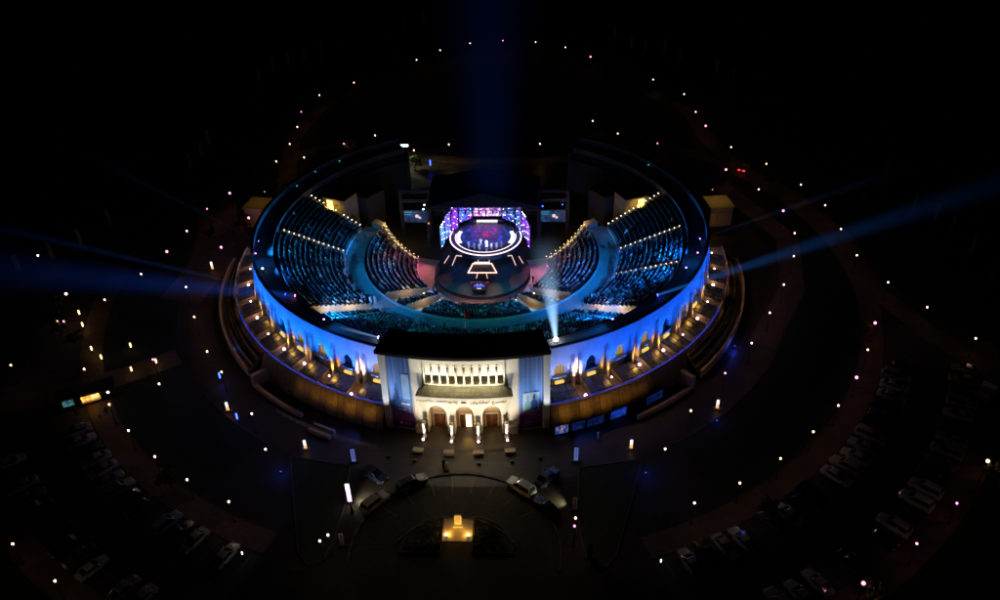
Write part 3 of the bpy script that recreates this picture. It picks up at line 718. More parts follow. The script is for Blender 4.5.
# printed banners hanging on the two bays
def banner(s,label):
    e=empty('facade_banner',label,'banner',P(49.7,s*11.8,0),'tall banners on the entrance building')
    a0,a1=sorted((s*9.75,s*14.05))
    bm=ramp_z_mat('banner_print',[(0,(.012,.003,.03)),(.08,(.17,.006,.17)),(.20,(.15,.02,.26)),(.31,(.10,.20,.50)),(.55,(.10,.30,.78)),(.78,(.05,.16,.48)),(1,(.012,.05,.24))],.3,15.6)
    b=MB(); n=16; vs=[]; fs=[]
    for i in range(n+1):
        a=a0+(a1-a0)*i/n; r=49.62+.05*sin(i*2.1)
        vs += [P(r,a,z) for z in (.5,4,8,12,15.9)]
    for i in range(n):
        for j in range(4): o=i*5+j; fs.append((o,o+5,o+6,o+1))
    b.add(vs,fs); b.build('cloth',bm,e,True)
    b=MB(); b.tube(P(49.62,a0,.45),P(49.62,a1,.45),.06,n=6); b.tube(P(49.62,a0,15.95),P(49.62,a1,15.95),.06,n=6); b.build('batten',M['black'],e)
    return e,a0,a1
pale=mat('print_pale',(.55,.68,.8),.7,.15,2); violet=mat('print_violet',(.20,.02,.20),.7,.2,2); navy=mat('print_navy',(.05,.12,.26),.7,.2,2); printw=mat('print_white',(.8,.8,.82),.7,.1,4); mint=mat('print_mint',(.28,.55,.48),.7,.1,4)
e,a0,a1=banner(-1,'tall blue to purple printed banner with a skyline, left of the entrance arches')
b=MB()
hs=[5.8,7.2,6.4,8.6,9.6,8.2,7.0,6.2,6.6,5.6]
for i,h in enumerate(hs):
    q0=a0+.5+.2*i*1.0; b.poly([P(49.71,q0,5.0),P(49.71,q0+.17,5.0),P(49.71,q0+.17,h),P(49.71,q0,h-.25*(i%3))])
b.build('printed_skyline',navy,e)
b=MB(); b.poly([P(49.71,a0+2.5,6.6),P(49.71,a1-.35,6.6),P(49.71,a1-.35,11.6),P(49.71,a0+2.6,11.6)]); b.build('printed_panel',mat('print_sky',(.3,.5,.78),.7,.15,1),e)
b=MB()
b.poly([P(49.73,a0+2.2,5.35),P(49.73,a1-.5,5.35),P(49.73,a1-.5,5.75),P(49.73,a0+2.2,5.75)]); b.poly([P(49.73,a0+1.4,4.2),P(49.73,a1-1.3,4.2),P(49.73,a1-1.3,4.4),P(49.73,a0+1.4,4.4)])
b.build('printed_line',pale,e)
b=MB(); b.poly([P(49.73,a0+1.5,2.6),P(49.73,a1-1.0,2.6),P(49.73,a1-1.0,3.3),P(49.73,a0+1.5,3.3)]); b.build('printed_block',violet,e)
b=MB(); x,y,z=P(49.74,a0+1.75,1.4); b.add([(x+.28*cos(2*pi*i/12)*cos(R(-12)),y+.28*cos(2*pi*i/12)*sin(R(-12)),z+.28*sin(2*pi*i/12)) for i in range(12)],[tuple(range(12))])
for q in (2.4,2.9,3.3): b.poly([P(49.74,a0+q,1.3),P(49.74,a0+q+.22,1.3),P(49.74,a0+q+.22,1.52),P(49.74,a0+q,1.52)])
b.build('printed_badge',printw,e)
e,a0,a1=banner(1,'tall blue to purple banner with two printed figures, right of the entrance arches')
b=MB(); b.poly([P(49.71,a0+.7,4.3),P(49.71,a1-.6,4.3),P(49.71,a1-.6,7.9),P(49.71,a0+.7,7.9)]); b.build('printed_panel',pale,e)
def fig(cx,zb,h,w):   # head and shoulders silhouette
    m=MB(); pts=[(-w,0),(-w,.45*h),(-.55*w,.6*h),(-.2*w,.64*h),(.2*w,.64*h),(.55*w,.6*h),(w,.45*h),(w,0)]
    m.poly([P(49.73,cx+x,zb+z) for x,z in pts]); 
    m.poly([P(49.735,cx+.36*w*cos(2*pi*i/14),zb+.80*h+.19*h*sin(2*pi*i/14)) for i in range(14)]); return m
fig(a0+1.55,4.35,3.0,.62).build('printed_figure',mint,e); fig(a0+2.75,4.35,3.2,.68).build('printed_figure',navy,e)
b=MB()
for z,q0,q1 in ((3.85,.9,3.4),(3.3,.8,3.1),(1.6,1.2,2.9)): b.poly([P(49.73,a0+q0,z),P(49.73,a0+q1,z),P(49.73,a0+q1,z+.2),P(49.73,a0+q0,z+.2)])
b.build('printed_line',mat('print_mauve',(.35,.30,.55),.7),e)
b=MB(); b.poly([P(49.735,a0+1.9,3.85),P(49.735,a0+2.8,3.85),P(49.735,a0+2.8,4.12),P(49.735,a0+1.9,4.12)]); b.build('printed_tag',mat('print_rose',(.6,.3,.45),.7),e)

# ------------------------------------------------------------------ stage
st=empty('stage','round black show stage with glowing white neon rings and outlines in the arena','stage')
SC=(0.35,8.8); LC=(0.2,-2.6)
gl=mat('gloss_black_floor',(.02,.03,.05),.22,.5,1.5,spec=.6)
fl=mat('streaked_dark_floor',(.008,.012,.014),.6,.8,1.4,spec=.12,col2=(.022,.034,.04))
neon=emat('white_neon',(1,.78,.95),1.9); neonw=emat('white_neon_floor',(1,.88,.92),1.7); neon2=emat('rose_neon',(1,.62,.62),1.1)
b=MB(); b.cyl(LC,9.8,9.8,.505,1.2,72); b.build('lower_disc',fl,st)
b=MB(); b.cyl((LC[0],LC[1]),9.83,9.83,.6,.75,72,cap=False); b.build('disc_edge',M['kerb_d'],st)
b=MB(); b.cyl(SC,7.75,7.75,.5,2.5,72); b.build('upper_disc',gl,st)
def arcstrip(c,r0,r1,z,t0,t1,n=60,h=.06):
    m=MB(); vs=[];fs=[]
    for i in range(n+1):
        t=R(t0+(t1-t0)*i/n)
        vs += [(c[0]+r0*sin(t),c[1]-r0*cos(t),z),(c[0]+r1*sin(t),c[1]-r1*cos(t),z),(c[0]+r1*sin(t),c[1]-r1*cos(t),z+h),(c[0]+r0*sin(t),c[1]-r0*cos(t),z+h)]
    for i in range(n):
        o=4*i;q=o+4; fs += [(o+3,o+2,q+2,q+3),(o+1,q+1,q+2,o+2),(o,o+3,q+3,q)]
    return m.add(vs,fs)
arcstrip(SC,7.55,7.8,2.42,-108,108,80,.12).build('neon_ring',neon,st)
arcstrip(SC,6.45,6.62,2.505,-100,100,80).build('neon_ring',neon,st)
arcstrip(SC,5.5,6.3,2.51,-112,-62,20).build('light_ramp',neonw,st); arcstrip(SC,5.5,6.3,2.51,62,112,20).build('light_ramp',neonw,st)
b=MB(); b.box((.4,15.0,2.8),(4.6,.4,.5)); b.build('light_step',neonw,st)
b=MB(); b.box((.4,15.6,2.7),(7.6,1.6,.36)); b.build('rear_riser',gl,st)
b=MB(); b.disc((SC[0],SC[1]),5.3,2.51,48); b.build('floor_glow',screen_mat('floor_glow_blue',[(.002,.008,.06),(.006,.02,.22),(.01,.05,.50),(.04,.02,.40)],.95,.30,3.1),st)  # blue glow on the disc floor put in as emission
b=MB(); b.poly([(-2.6,8.2,2.525),(3.2,8.2,2.525),(3.3,13.6,2.525),(-2.7,13.6,2.525)]); b.build('floor_reflection',screen_mat('floor_glow_purple',[(.05,.01,.20),(.30,.02,.42),(.05,.03,.50),(.01,.03,.40)],.8,.4,9.1),st)  # purple screen reflection on the floor put in as an emissive sheet
b=MB(); b.poly([(-.3,8.6,2.535),(.95,8.6,2.535),(.95,11.0,2.535),(-.3,11.0,2.535)]); b.build('floor_mark',emat('magenta_glow',(.7,.02,.30),.5),st)
def poly_neon(pts,w=.14,z=1.28,closed=False,m=neon2):
    mb=MB(); q=pts+[pts[0]] if closed else pts
    for (x0,y0),(x1,y1) in zip(q[:-1],q[1:]):
        L=math.hypot(x1-x0,y1-y0); mb.box(((x0+x1)/2,(y0+y1)/2,z),(L+w,w,.14),math.atan2(y1-y0,x1-x0))
    return mb.build('neon_outline',m,st)
poly_neon([(-7.92,.0),(-7.18,2.9)],.1); poly_neon([(-6.18,-.78),(-5.63,3.0),(-1.05,2.1),(-.7,-.2)],.13)
poly_neon([(1.43,-.2),(1.48,2.1),(6.09,3.0),(7.0,-.8)],.13); poly_neon([(7.64,2.6),(8.5,0)],.1)
poly_neon([(-1.9,-.26),(1.99,-.26),(3.15,-3.76),(-2.7,-3.76)],.2,1.3,True,emat('orange_neon',(1,.55,.42),2.2))
poly_neon([(-.73,-3.9),(-.89,-5.7)],.14); poly_neon([(1.05,-3.9),(1.35,-5.7)],.14)
b=MB()
for i in range(12): b.box((-1.5+.27*i,-.25+.04*(i%3),1.5),(.2,.2,.3))
b.build('footlight',neonw,st)
b=MB(); b.poly([(-1.7,-.6,1.215),(1.8,-.6,1.215),(2.8,-3.5,1.215),(-2.4,-3.5,1.215)]); b.build('trapezoid_floor',mat('mottled_red_floor',(.05,.03,.03),.4,.9,6,col2=(.16,.06,.05)),st)
# side spotlights drawn on the floor come from real spots below
con=empty('stage_console','low dark console with a blue lit top at the front edge of the stage','console',(-.1,-9.3,1.2))
b=MB(); b.box((-.1,-9.4,1.55),(2.9,1.3,.7),0,0,.8); b.box((-.1,-8.7,2.0),(2.3,.25,.5)); b.build('cabinet',M['black'],con)
b=MB(); b.box((-.1,-9.45,1.93),(2.1,.9,.06)); b.build('lit_top',emat('console_blue',(.02,.05,1),.8),con)
b=MB()
for x in (-1.7,-1.3,0,.25,1.3,1.6): b.box((x,-8.55+.1*sin(x*9),2.05),(.22,.16,.14))
b.build('red_light',emat('red_glow',(1,.03,.04),1.0),con)
b=MB()
for x in (-.5,.25): b.box((x,-9.2,2.02),(.22,.16,.1))
b.box((-.1,-10.02,1.6),(.8,.06,.14)); b.build('white_light',emat('console_white',(.8,.85,1),1.3),con)
foh=empty('control_desk','long black control desk with a few glowing screens below the stage','control desk',(.1,-15.5,.5))
b=MB(); b.box((.05,-15.5,1.0),(9.4,.8,1.0)); b.box((.05,-15.85,1.6),(9.5,.1,.3)); b.build('cabinet',M['black'],foh)
for _x in (-3.6,-1.2,1.2,3.6): spot('floor_strip_fill',(_x,-15.0,1.85),(_x,-12.9,.6),120,(1,.42,.22),120,.8,.1,foh)  # added fill spots that brighten the floor strip before the stage disc
b=MB()
for x in (-1.9,-1.2,1.6,2.3,2.9): b.box((x,-15.92,1.3),(.6,.05,.4))
b.build('screen',screen_mat('desk_screen',[(.02,.03,.1),(.3,.3,.5),(.7,.6,.5)],.9,2.0,1.0),foh)

# curved LED wall: one screen after another round the back of the upper disc
scols=[(.02,.004,.14),(.10,.01,.55),(.36,.02,.72),(.03,.12,.95),(.10,.42,1.0)]
scm=[screen_mat('led_content',[scols[(i*2+j)%5] for j in range(4)]+[(.12,.55,1) if i%2 else (.55,.06,.85)],2.4,.55+.12*i,i*3.7) for i in range(6)]
LEDS=[]
pts=[(-9.55,4.9),(-8.85,8.0),(-7.7,10.8),(-6.3,13.2)]
tops=[6.3,7.0,7.7,8.4]
def led(p0,p1,z0,z1,label,i,m):
    e=empty('led_screen',label,'LED screen',((p0[0]+p1[0])/2,(p0[1]+p1[1])/2,z0),'LED screens round the stage')
    dx,dy=p1[0]-p0[0],p1[1]-p0[1]; L=math.hypot(dx,dy); nx,ny=-dy/L,dx/L
    if (nx*(SC[0]-p0[0])+ny*(2-p0[1]))<0: nx,ny=-nx,-ny
    q=lambda t,z,o:(p0[0]+dx*t+nx*o,p0[1]+dy*t+ny*o,z)
    b=MB(); b.poly([q(.03,z0,.06),q(.97,z0,.06),q(.97,z1,.06),q(.03,z1,.06)]); b.build('display',m,e)
    b=MB(); b.add([q(0,z0-.1,.05),q(1,z0-.1,.05),q(1,z1+.1,.05),q(0,z1+.1,.05),q(0,z0-.1,-.2),q(1,z0-.1,-.2),q(1,z1+.1,-.2),q(0,z1+.1,-.2)],[(0,1,2,3),(7,6,5,4),(0,4,5,1),(2,6,7,3),(1,5,6,2),(0,3,7,4)]); b.build('housing',M['black'],e)
    b=MB()
    for t in (0,1): b.tube(q(t,.5,-.1),q(t,z1+.4,-.1),.07,n=6)
    b.build('mast',M['black'],e)
    hb=MB()
    for k in range(5):
        t=.1+.2*k; hb.ball(q(t,z1+.2+.16*(k%2),.25),.09,7,5)
    hb.build('spotlight_row',M['lamp_cold'] if i%2 else emat('violet_spot',(.45,.22,1),3.5),e)
    hb=MB()
    for k in range(6): hb.ball(q(.12+.15*k,z0+.5+(1.3*k)%(z1-z0-.8),.22),.065,6,4)
    hb.build('effect_light',M['lamp_cold'],e)
    return e
for s,w_ in ((-1,'left'),(1,'right')):
    for i in range(3):
        p0,p1=pts[i],pts[i+1]; p0=(s*p0[0]+.45,p0[1]+.0); p1=(s*p1[0]+.45,p1[1])
        led((p0[0]+(p1[0]-p0[0])*.06,p0[1]+(p1[1]-p0[1])*.06),(p0[0]+(p1[0]-p0[0])*.94,p0[1]+(p1[1]-p0[1])*.94),(1.7,2.1,2.6)[i],tops[i]+.5,
            'bluish violet LED screen on the %s of the stage, %s'%(w_,('nearest to the audience','middle one of its three','deepest, next to the centre screens')[i]),i+(1 if s>0 else 0),scm[(i*2+(0 if s<0 else 1))%6])
    led((s*6.2+.4,13.6),(s*3.4+.4,15.9),3.2,8.6,'narrow slanting LED screen just %s of the centre screen'%w_,0,scm[3 if s<0 else 4])
led((-2.9,16.4),(3.7,16.4),3.4,8.6,'wide centre LED screen at the back of the stage showing pink and blue light',1,
    screen_mat('centre_content',[(.10,.05,.5),(.5,.08,.7),(.9,.55,.9),(.12,.2,.95),(.03,.1,.7)],2.6,.55,11.3))
for k in range(8):
    x=-4.8+1.48*k
    e=empty('stage_blinder','round pinkish stage lamp on a stand behind the upper disc, %s from the left'%ORD[k],'stage lamp',(x,15.9,2.88),'stage lamps in front of the centre screen')
    b=MB(); b.tube((x,15.9,2.885),(x,15.9,3.9),.05,n=6); b.box((x,15.95,4.1),(.5,.3,.5)); b.build('stand',M['black'],e)
    b=MB(); b.ball((x,15.72,4.1),.30 if k%2 else .22,8,6); b.build('lens',emat('blinder_glow',(1,.40,.50) if k%3 else (1,.75,.85),2.6),e)
# truss roof over the stage
tr=empty('stage_roof','black stage roof with a peaked canopy carried on lattice truss towers','stage roof',(0,8,0))
def truss(mb,p0,p1,w=.55,seg=10,r=.05):
    p0=Vector(p0);p1=Vector(p1); d=(p1-p0).normalized(); u=d.orthogonal().normalized()*w/2; v=d.cross(u).normalized()*w/2
    c=[u+v,u-v,-u-v,-u+v]
    for q in c: mb.tube(p0+q,p1+q,r,n=4)
    for i in range(seg):
        a=p0+(p1-p0)*i/seg; bq=p0+(p1-p0)*(i+1)/seg
        for k in range(4): mb.tube(a+c[k],bq+c[(k+1)%4],r*.6,n=3)
trm=mat('dark_truss',(.08,.08,.10),.4,.2,3,metal=.6)
for x in (-11.7,11.9):
    for y in (8,22):
        b=MB(); truss(b,(x,y,.55),(x,y,9.4)); b.box((x,y,.62),(1.2,1.2,.12)); b.build('tower',trm,tr)
b=MB(); truss(b,(-12,8,9.7),(12.2,8,9.7),.6,22); b.build('front_beam',trm,tr)
b=MB(); truss(b,(-11.7,8,9.7),(-11.7,22,9.7),.5,14); truss(b,(11.9,8,9.7),(11.9,22,9.7),.5,14); truss(b,(-12,22,9.7),(12,22,9.7),.5,20); b.build('side_beam',trm,tr)
b=MB(); b.add([(-12,8,10.05),(12.2,8,10.05),(12.2,22.4,10.05),(-12,22.4,10.05),(0,9.5,12.6),(0,21.5,12.6)],[(0,1,4),(1,2,5,4),(2,3,5),(3,0,4,5)]); b.build('canopy',M['fabric'],tr)
b=MB(); b.box((0,17.5,6.2),(23.0,.08,6.4)); b.build('back_cloth',M['fabric'],tr)
for k in range(14):
    b=MB(); x=-9.5+1.46*k
    b.box((x,7.6,9.15),(.34,.34,.5)); b.ball((x,7.4,8.9),.18,7,5); b.build('moving_light',M['black'],tr)
for x,y,z,c in ((-12.5,7.6,9.9,'c'),(12.6,7.6,10.5,'b'),(-11.6,7.6,6.5,'r')):
    b=MB(); b.ball((x,y,z),.16,7,5); b.build('marker_lamp',M['lamp_cold'] if c=='c' else (M['lamp_blue'] if c=='b' else emat('orange_marker',(1,.2,.05),3)),tr)
# relay screens either side
for s,w_ in ((-1,'left'),(1,'right')):
    cx=-14.85 if s<0 else 14.9
    e=empty('relay_screen','wide relay screen showing a blue stage picture on a dark tower %s of the stage'%w_,'screen',(cx,12,0))
    b=MB(); b.poly([(cx-2.65,11.9,4.4),(cx+2.65,11.9,4.4),(cx+2.65,11.9,7.2),(cx-2.65,11.9,7.2)])
    b.build('display',screen_mat('relay_content',[(.004,.008,.03),(.01,.04,.16),(.03,.10,.26),(.02,.05,.22)],.75,.7,5+s),e)
    b=MB(); b.ball((cx+.2,11.86,5.9),.42,8,5,sy=.05); b.ball((cx+.8,11.86,5.5),.3,8,5,sy=.05); b.build('bright_spot',emat('relay_white',(.9,.6,.62),1.0),e)
    b=MB(); b.box((cx+(-1.6),11.88,6.85),(1.7,.04,.3)); b.box((cx-1.7,11.88,6.3),(1.6,.04,.25)); b.build('picture_band',emat('relay_cyan',(.03,.25,.5),.8),e)
    b=MB(); b.box((cx,12.08,5.8),(5.6,.22,3.1)); b.build('housing',M['black'],e)
    b=MB()
    for x in (cx-3.1,cx+3.1): truss(b,(x,12.3,.55),(x,12.3,11.5),.45,12)
    truss(b,(cx-3.3,12.3,11.6),(cx+3.3,12.3,11.6),.4,8); truss(b,(cx-3.3,12.3,9.4),(cx+3.3,12.3,9.4),.4,8); b.build('tower',trm,e)
    b=MB(); b.ball((cx+2.0,11.9,8.6),.13,7,5); b.build('marker_lamp',M['lamp_blue'] if s>0 else M['lamp_cold'],e)
# show lighting hung on the real front beam
def tl(x,target,pw,col,size=50,y=6.6,z=8.4): spot('show_light',(x-0,y,z),target,pw,col,size,.8,.25,tr)
tr['_o']=(0.0,8.0,0.0)
tl(-6,P(35,-60,7),95000,(.008,.24,1),42); tl(-8,P(36,-86,7),52000,(.008,.26,.9),36); tl(-9,P(33,-101,7),10000,(.006,.30,.8),30)
tl(6,P(35,60,7),170000,(.006,.20,1),42); tl(8,P(36,80,8),85000,(.006,.18,1),30); tl(9,P(34,99,7),19000,(.006,.28,.9),30)
tl(-4,P(31,-32,5),60000,(.008,.30,1),46); tl(4,P(31,32,5),60000,(.008,.30,1),46)
tl(-2,P(27,-16,4),16000,(.008,.38,.52),44); tl(2,P(27,16,4),16000,(.008,.38,.52),44); tl(-7,P(26,-72,4),9000,(.008,.46,.44),40); tl(7,P(26,72,4),9000,(.008,.46,.44),40)
tl(-5,P(19,-75,2),17000,(.85,.13,.36),46); tl(5,P(19,72,2),15000,(.75,.14,.50),46)
tl(-9,P(12.6,-74,.5),5200,(1,.34,.32),32); tl(9,P(12.6,66,.5),4400,(.9,.32,.55),32); tl(-1,P(13.9,-14,.5),7500,(1,.42,.22),13); tl(1,P(13.9,14,.5),7500,(1,.42,.22),13); tl(0,P(14.2,0,.5),6000,(1,.42,.22),11); tl(-3,P(13.8,-42,.5),5200,(1,.40,.26),20); tl(3,P(13.8,42,.5),5200,(1,.40,.26),20)
tl(-4,(-4.5,-5,1.2),2400,(.02,.16,.62),34); tl(4,(5.5,-5,1.2),2400,(.02,.20,.6),34); tl(-1,(-1,6,2.5),900,(.04,.15,1),46)
# ------------------------------------------------------------------ people
def skin_mesh(name, J, E, mats, zmat, sub=1):
    """grow one continuous body from a skeleton; zmat(z,x,y)->material index"""
    me=bpy.data.meshes.new(name+'_bones'); me.from_pydata([j[0] for j in J],E,[])
    o=bpy.data.objects.new(name+'_bones',me); COL.objects.link(o)
    sm=o.modifiers.new('s','SKIN'); sm.use_smooth_shade=True
    for i,j in enumerate(J):
        r=j[1]; me.skin_vertices[0].data[i].radius=(r if isinstance(r,tuple) else (r,r))
    me.skin_vertices[0].data[0].use_root=True
    if sub: sb=o.modifiers.new('u','SUBSURF'); sb.levels=sub; sb.render_levels=sub
    bpy.context.view_layer.update()
    out=bpy.data.meshes.new_from_object(o.evaluated_get(bpy.context.evaluated_depsgraph_get())); out.name=name
    bpy.data.objects.remove(o)
    out.materials.clear()
    for m in mats: out.materials.append(m)
    for p in out.polygons: c=p.center; p.material_index=zmat(c.z,c.x,c.y); p.use_smooth=True
    return out
SKIN=mat('skin',(.42,.26,.18),.6,.1,8); HAIR=mat('dark_hair',(.02,.015,.012),.7,.2,8)
CL=[mat('cloth_'+n,c,.85,.2,6) for n,c in (('black',(.018,.018,.022)),('navy',(.02,.03,.07)),('white',(.72,.72,.70)),('grey',(.16,.16,.17)),('maroon',(.16,.03,.04)),('beige',(.40,.33,.25)))]
CLN=['black','navy','white','grey','maroon','beige']
def seated(ci,arm):
    J=[((0,0,.50),(.16,.13)),((0,.02,.74),(.16,.11)),((0,.03,.96),(.19,.10)),((0,.01,1.10),.06),((0,-.01,1.22),.095),((0,-.02,1.31),.085)]
    E=[(0,1),(1,2),(2,3),(3,4),(4,5)]
    for s in (-1,1):
        n=len(J); J += [((s*.10,-.12,.50),.095),((s*.12,-.46,.50),.07),((s*.12,-.47,.10),.05),((s*.13,-.60,.04),.04)]
        E += [(0,n),(n,n+1),(n+1,n+2),(n+2,n+3)]
        n=len(J); h=(s*.10,-.34,.60) if not arm else (s*.14,-.30,1.12)
        J += [((s*.22,.02,.98),.065),((s*.26,-.06,.74),.05),(h,.038)]
        E += [(2,n),(n,n+1),(n+1,n+2)]
    return skin_mesh('seated_body',J,E,[CL[ci],SKIN,HAIR],lambda z,x,y:2 if (z>1.25 and y>-.06) or z>1.34 else (1 if z>1.12 or (y<-.27 and .52<z and abs(x)<.2 and not (z<.56)) else 0))
seat_protos=[seated(i,i%3==2) for i in range(6)]
def standing(ci,robe):
    J=[((0,0,.95),(.15,.11)),((0,0,1.18),(.15,.10)),((0,0,1.40),(.19,.10)),((0,0,1.53),.055),((0,-.01,1.63),.09),((0,-.01,1.72),.085)]
    E=[(0,1),(1,2),(2,3),(3,4),(4,5)]
    for s in (-1,1):
        n=len(J); J += [((s*.09,0,.86),.10),((s*.10,-.01,.48),.07),((s*.10,.01,.09),.05),((s*.11,-.14,.04),.04)]
        E += [(0,n),(n,n+1),(n+1,n+2),(n+2,n+3)]
        n=len(J); J += [((s*.22,0,1.40),.06),((s*.26,.01,1.12),.045),((s*.24,-.08,.86),.035)]
        E += [(2,n),(n,n+1),(n+1,n+2)]
    return skin_mesh('standing_body',J,E,[CL[ci],SKIN,HAIR],lambda z,x,y:2 if z>1.69 or (z>1.58 and y>.02) else (1 if z>1.54 or (z<.9 and abs(x)>.2) else 0))
stand_protos=[standing(i,False) for i in range(6)]
def robe_mesh(ci):
    mb=MB(); n=14; prof=[(.30,.05),(.29,.3),(.24,.7),(.21,1.0),(.22,1.25),(.23,1.40),(.12,1.50)]
    vs=[(r*cos(2*pi*i/n),r*.75*sin(2*pi*i/n),z) for i in range(n) for r,z in prof]; k=len(prof)
    mb.add(vs,[(i*k+j,((i+1)%n)*k+j,((i+1)%n)*k+j+1,i*k+j+1) for i in range(n) for j in range(k-1)])
    return mb.mesh('robe',CL[ci],smooth=True)
robes=[robe_mesh(i) for i in range(6)]
def stander(x,y,z,rz,ci,label,robe=False,group=None,head=None):
    o=bpy.data.objects.new('person',stand_protos[ci]); COL.objects.link(o); o.location=(x,y,z); o.rotation_euler=(0,0,rz)
    tag(o,label,'person',group)
    if robe:
        r=bpy.data.objects.new('robe',robes[ci]); COL.objects.link(r); r.parent=o
    return o
CAMP=(10.5125,-148.5381,94.1957)
# every spectator position that is taken; the 300 that show largest are objects, the rest one mass
occ=[]
for r,a,z,key,i,j,p in seats:
    if rng.random()<p:
        x,y,_=P(r,a,z); d=math.dist((x,y,z),CAMP)
        hid = (key=='upper roof block' and abs(a)<19-(.25*(12-i)) and i>1)
        occ.append((d+(500 if hid else 0),x,y,z,a,key,i,j))
occ.sort()
rows={}
for d,x,y,z,a,key,i,j in occ[:300]: rows.setdefault((key,i),[]).append((a,x,y,z))
for (key,i),L in rows.items():
    L.sort(key=lambda q:abs(q[0]))
    for s in (-1,1):
        for n_,(a,x,y,z) in enumerate([q for q in L if q[0]*s>0]):
            ci=[0,0,1,2,3,0,1,4,0,1,3,3][int(rng.integers(0,12))]
            o=bpy.data.objects.new('person',seat_protos[ci]); COL.objects.link(o)
            o.location=(x,y,z); o.rotation_euler=(0,0,R(a)+pi+rng.normal(0,.1)); sc_=1+rng.normal(0,.03); o.scale=(sc_,)*3
            tag(o,'spectator in %s, %s row of the %s%s, %s from the centre'%(CLN[ci],ORD[i],key,(' left half' if s<0 else ' right half') if key=='upper roof block' else '',ORD[n_]),'person','spectators seated in the amphitheatre')
# low-detail sitter repeated for the far rows
mb=MB()
mb.cyl((0,.02),.17,.20,.45,.98,6); mb.box((0,-.24,.50),(.34,.46,.16)); mb.box((0,-.46,.25),(.28,.14,.46)); mb.box((-.24,-.08,.76),(.10,.2,.44)); mb.box((.24,-.08,.76),(.10,.2,.44))
nb=len(mb.f); mb.ball((0,0,1.18),.115,6,4,1,1.15)
V=np.array(mb.v); F=mb.f; mm=np.array(mb.m)
for grp,name,lab in ((lambda q:'lower' in q[5],'seated_crowd','dense seated audience filling the lower blocks around the stage'),(lambda q:'lower' not in q[5],'seated_crowd','dense seated audience filling the far rows of the upper tier')):
    pos=[q for q in occ[300:] if grp(q)]
    vs=[];fs=[];ms=[];o_=0
    for d,x,y,z,a,key,i,j in pos:
        t=R(a)+pi+rng.normal(0,.15); c,s=cos(t),sin(t); h=1+rng.normal(0,.05)
        w=V*h; vs.append(np.stack([w[:,0]*c-w[:,1]*s+x,w[:,0]*s+w[:,1]*c+y,w[:,2]+z],1))
        ci=[0,0,1,2,3,0,1,4,0,5,4,3][int(rng.integers(0,12))]
        for f,m_ in zip(F,mm): fs.append(tuple(k+o_ for k in f)); ms.append(6 if m_ else ci)
        o_+=len(V)
    me=bpy.data.meshes.new(name); me.from_pydata(np.concatenate(vs).tolist(),[],fs)
    for m_ in CL+[SKIN]: me.materials.append(m_)
    me.polygons.foreach_set('material_index',ms); me.update()
    o=bpy.data.objects.new(name,me); COL.objects.link(o); tag(o,lab,'crowd',None,'stuff')
# standing people the photo shows
W4=4.002
for x,y,ci,rb,lab in (
 (-21.2,-18.5,2,1,'person in a pale robe on the walkway, left of three by the left tan stairwell'),
 (-20.1,-18.6,2,1,'person in a pale robe on the walkway, middle of three by the left tan stairwell'),
 (-19.3,-18.4,2,1,'person in a pale robe on the walkway, right of three by the left tan stairwell'),
 (-10.6,-24.9,2,1,'standing person in a white robe, left of a pair on the front walkway'),
 (-9.3,-24.9,2,1,'standing person in a white robe, right of a pair on the front walkway'),
 (-11.6,-26.0,0,0,'dark dressed standing person on the walkway just behind the pair in white robes'),
 (-5.3,-27.0,0,0,'dark dressed standing person at the walkway edge left of the roof middle'),
 (21.7,-17.5,2,1,'standing person in a pale robe on the walkway by the right tan stairwell'),
 (20.9,-18.6,0,0,'dark dressed person beside the pale robed one by the right tan stairwell'),
 (-27.0,6.6,0,0,'dark dressed person on the empty far left walkway, nearest the back'),
 (-25.0,5.0,1,0,'navy dressed person on the far left walkway near the lower block corner'),
 (-26.3,2.8,0,0,'dark dressed person in the middle of the left walkway'),
 (-25.4,-3.9,0,0,'dark dressed person on the left walkway, first of a pair'),
 (-24.9,-4.7,3,0,'grey dressed person on the left walkway, second of a pair'),
 (26.2,1.4,0,0,'dark dressed person on the right walkway, first of a pair'),
 (26.6,.3,0,0,'dark dressed person on the right walkway, second of a pair'),
 (25.8,-8.9,0,0,'dark dressed person on the right walkway near the lower aisle foot'),
 ): stander(x,y,W4,R(rng.uniform(0,360)),ci,lab,rb)
for x,y,ci,lab in ((-8.9,-8.4,0,'dark figure standing left of the stage floor edge'),(-9.3,-9.8,0,'dark figure standing behind another one at the left stage edge'),(-6.6,-14.2,0,'dark figure standing left of the control desk'),
 (10.0,-9.2,3,'grey figure standing right of the stage floor edge'),(10.6,-6.2,0,'dark figure at the right end of the stage floor'),(6.2,-13.6,0,'dark figure standing right of the control desk'),(7.2,-12.8,1,'navy figure standing further right of the control desk'),(11.2,-8.0,0,'dark figure walking on the pink floor right of the stage')):
    stander(x,y,.502,R(rng.uniform(0,360)),ci,lab)
stander(.75,4.6,2.502,0,2,'singer in a long white robe at the middle of the upper disc',True)
stander(-.6,5.4,2.502,0,2,'performer in white standing left of the singer on the upper disc',True)
for k,x in enumerate((-3.0,-1.8,-.7,1.9,2.9,3.9)):
    o=stander(x,3.2+.09*(x-.4)**2,2.502,0,5 if k%2 else 2,'musician in light clothes along the front of the upper disc, %s from the left'%ORD[k])
stander(-3.1,-57.0,.02,R(20),0,'person in a long black robe walking below the entrance steps',True)
stander(-2.55,-57.5,.02,R(20),2,'person in a long white robe walking below the entrance steps beside the black robed one',True)
stander(-15.7,-66.0,.035,R(-60),0,'dark dressed person standing below the bright sign left of the drive',True)
stander(13.6,-52.4,.02,R(40),3,'grey dressed person standing before the right banner of the entrance')
stander(21.0,-50.6,.02,R(10),2,'person in a white robe standing near the posters right of the entrance',True)

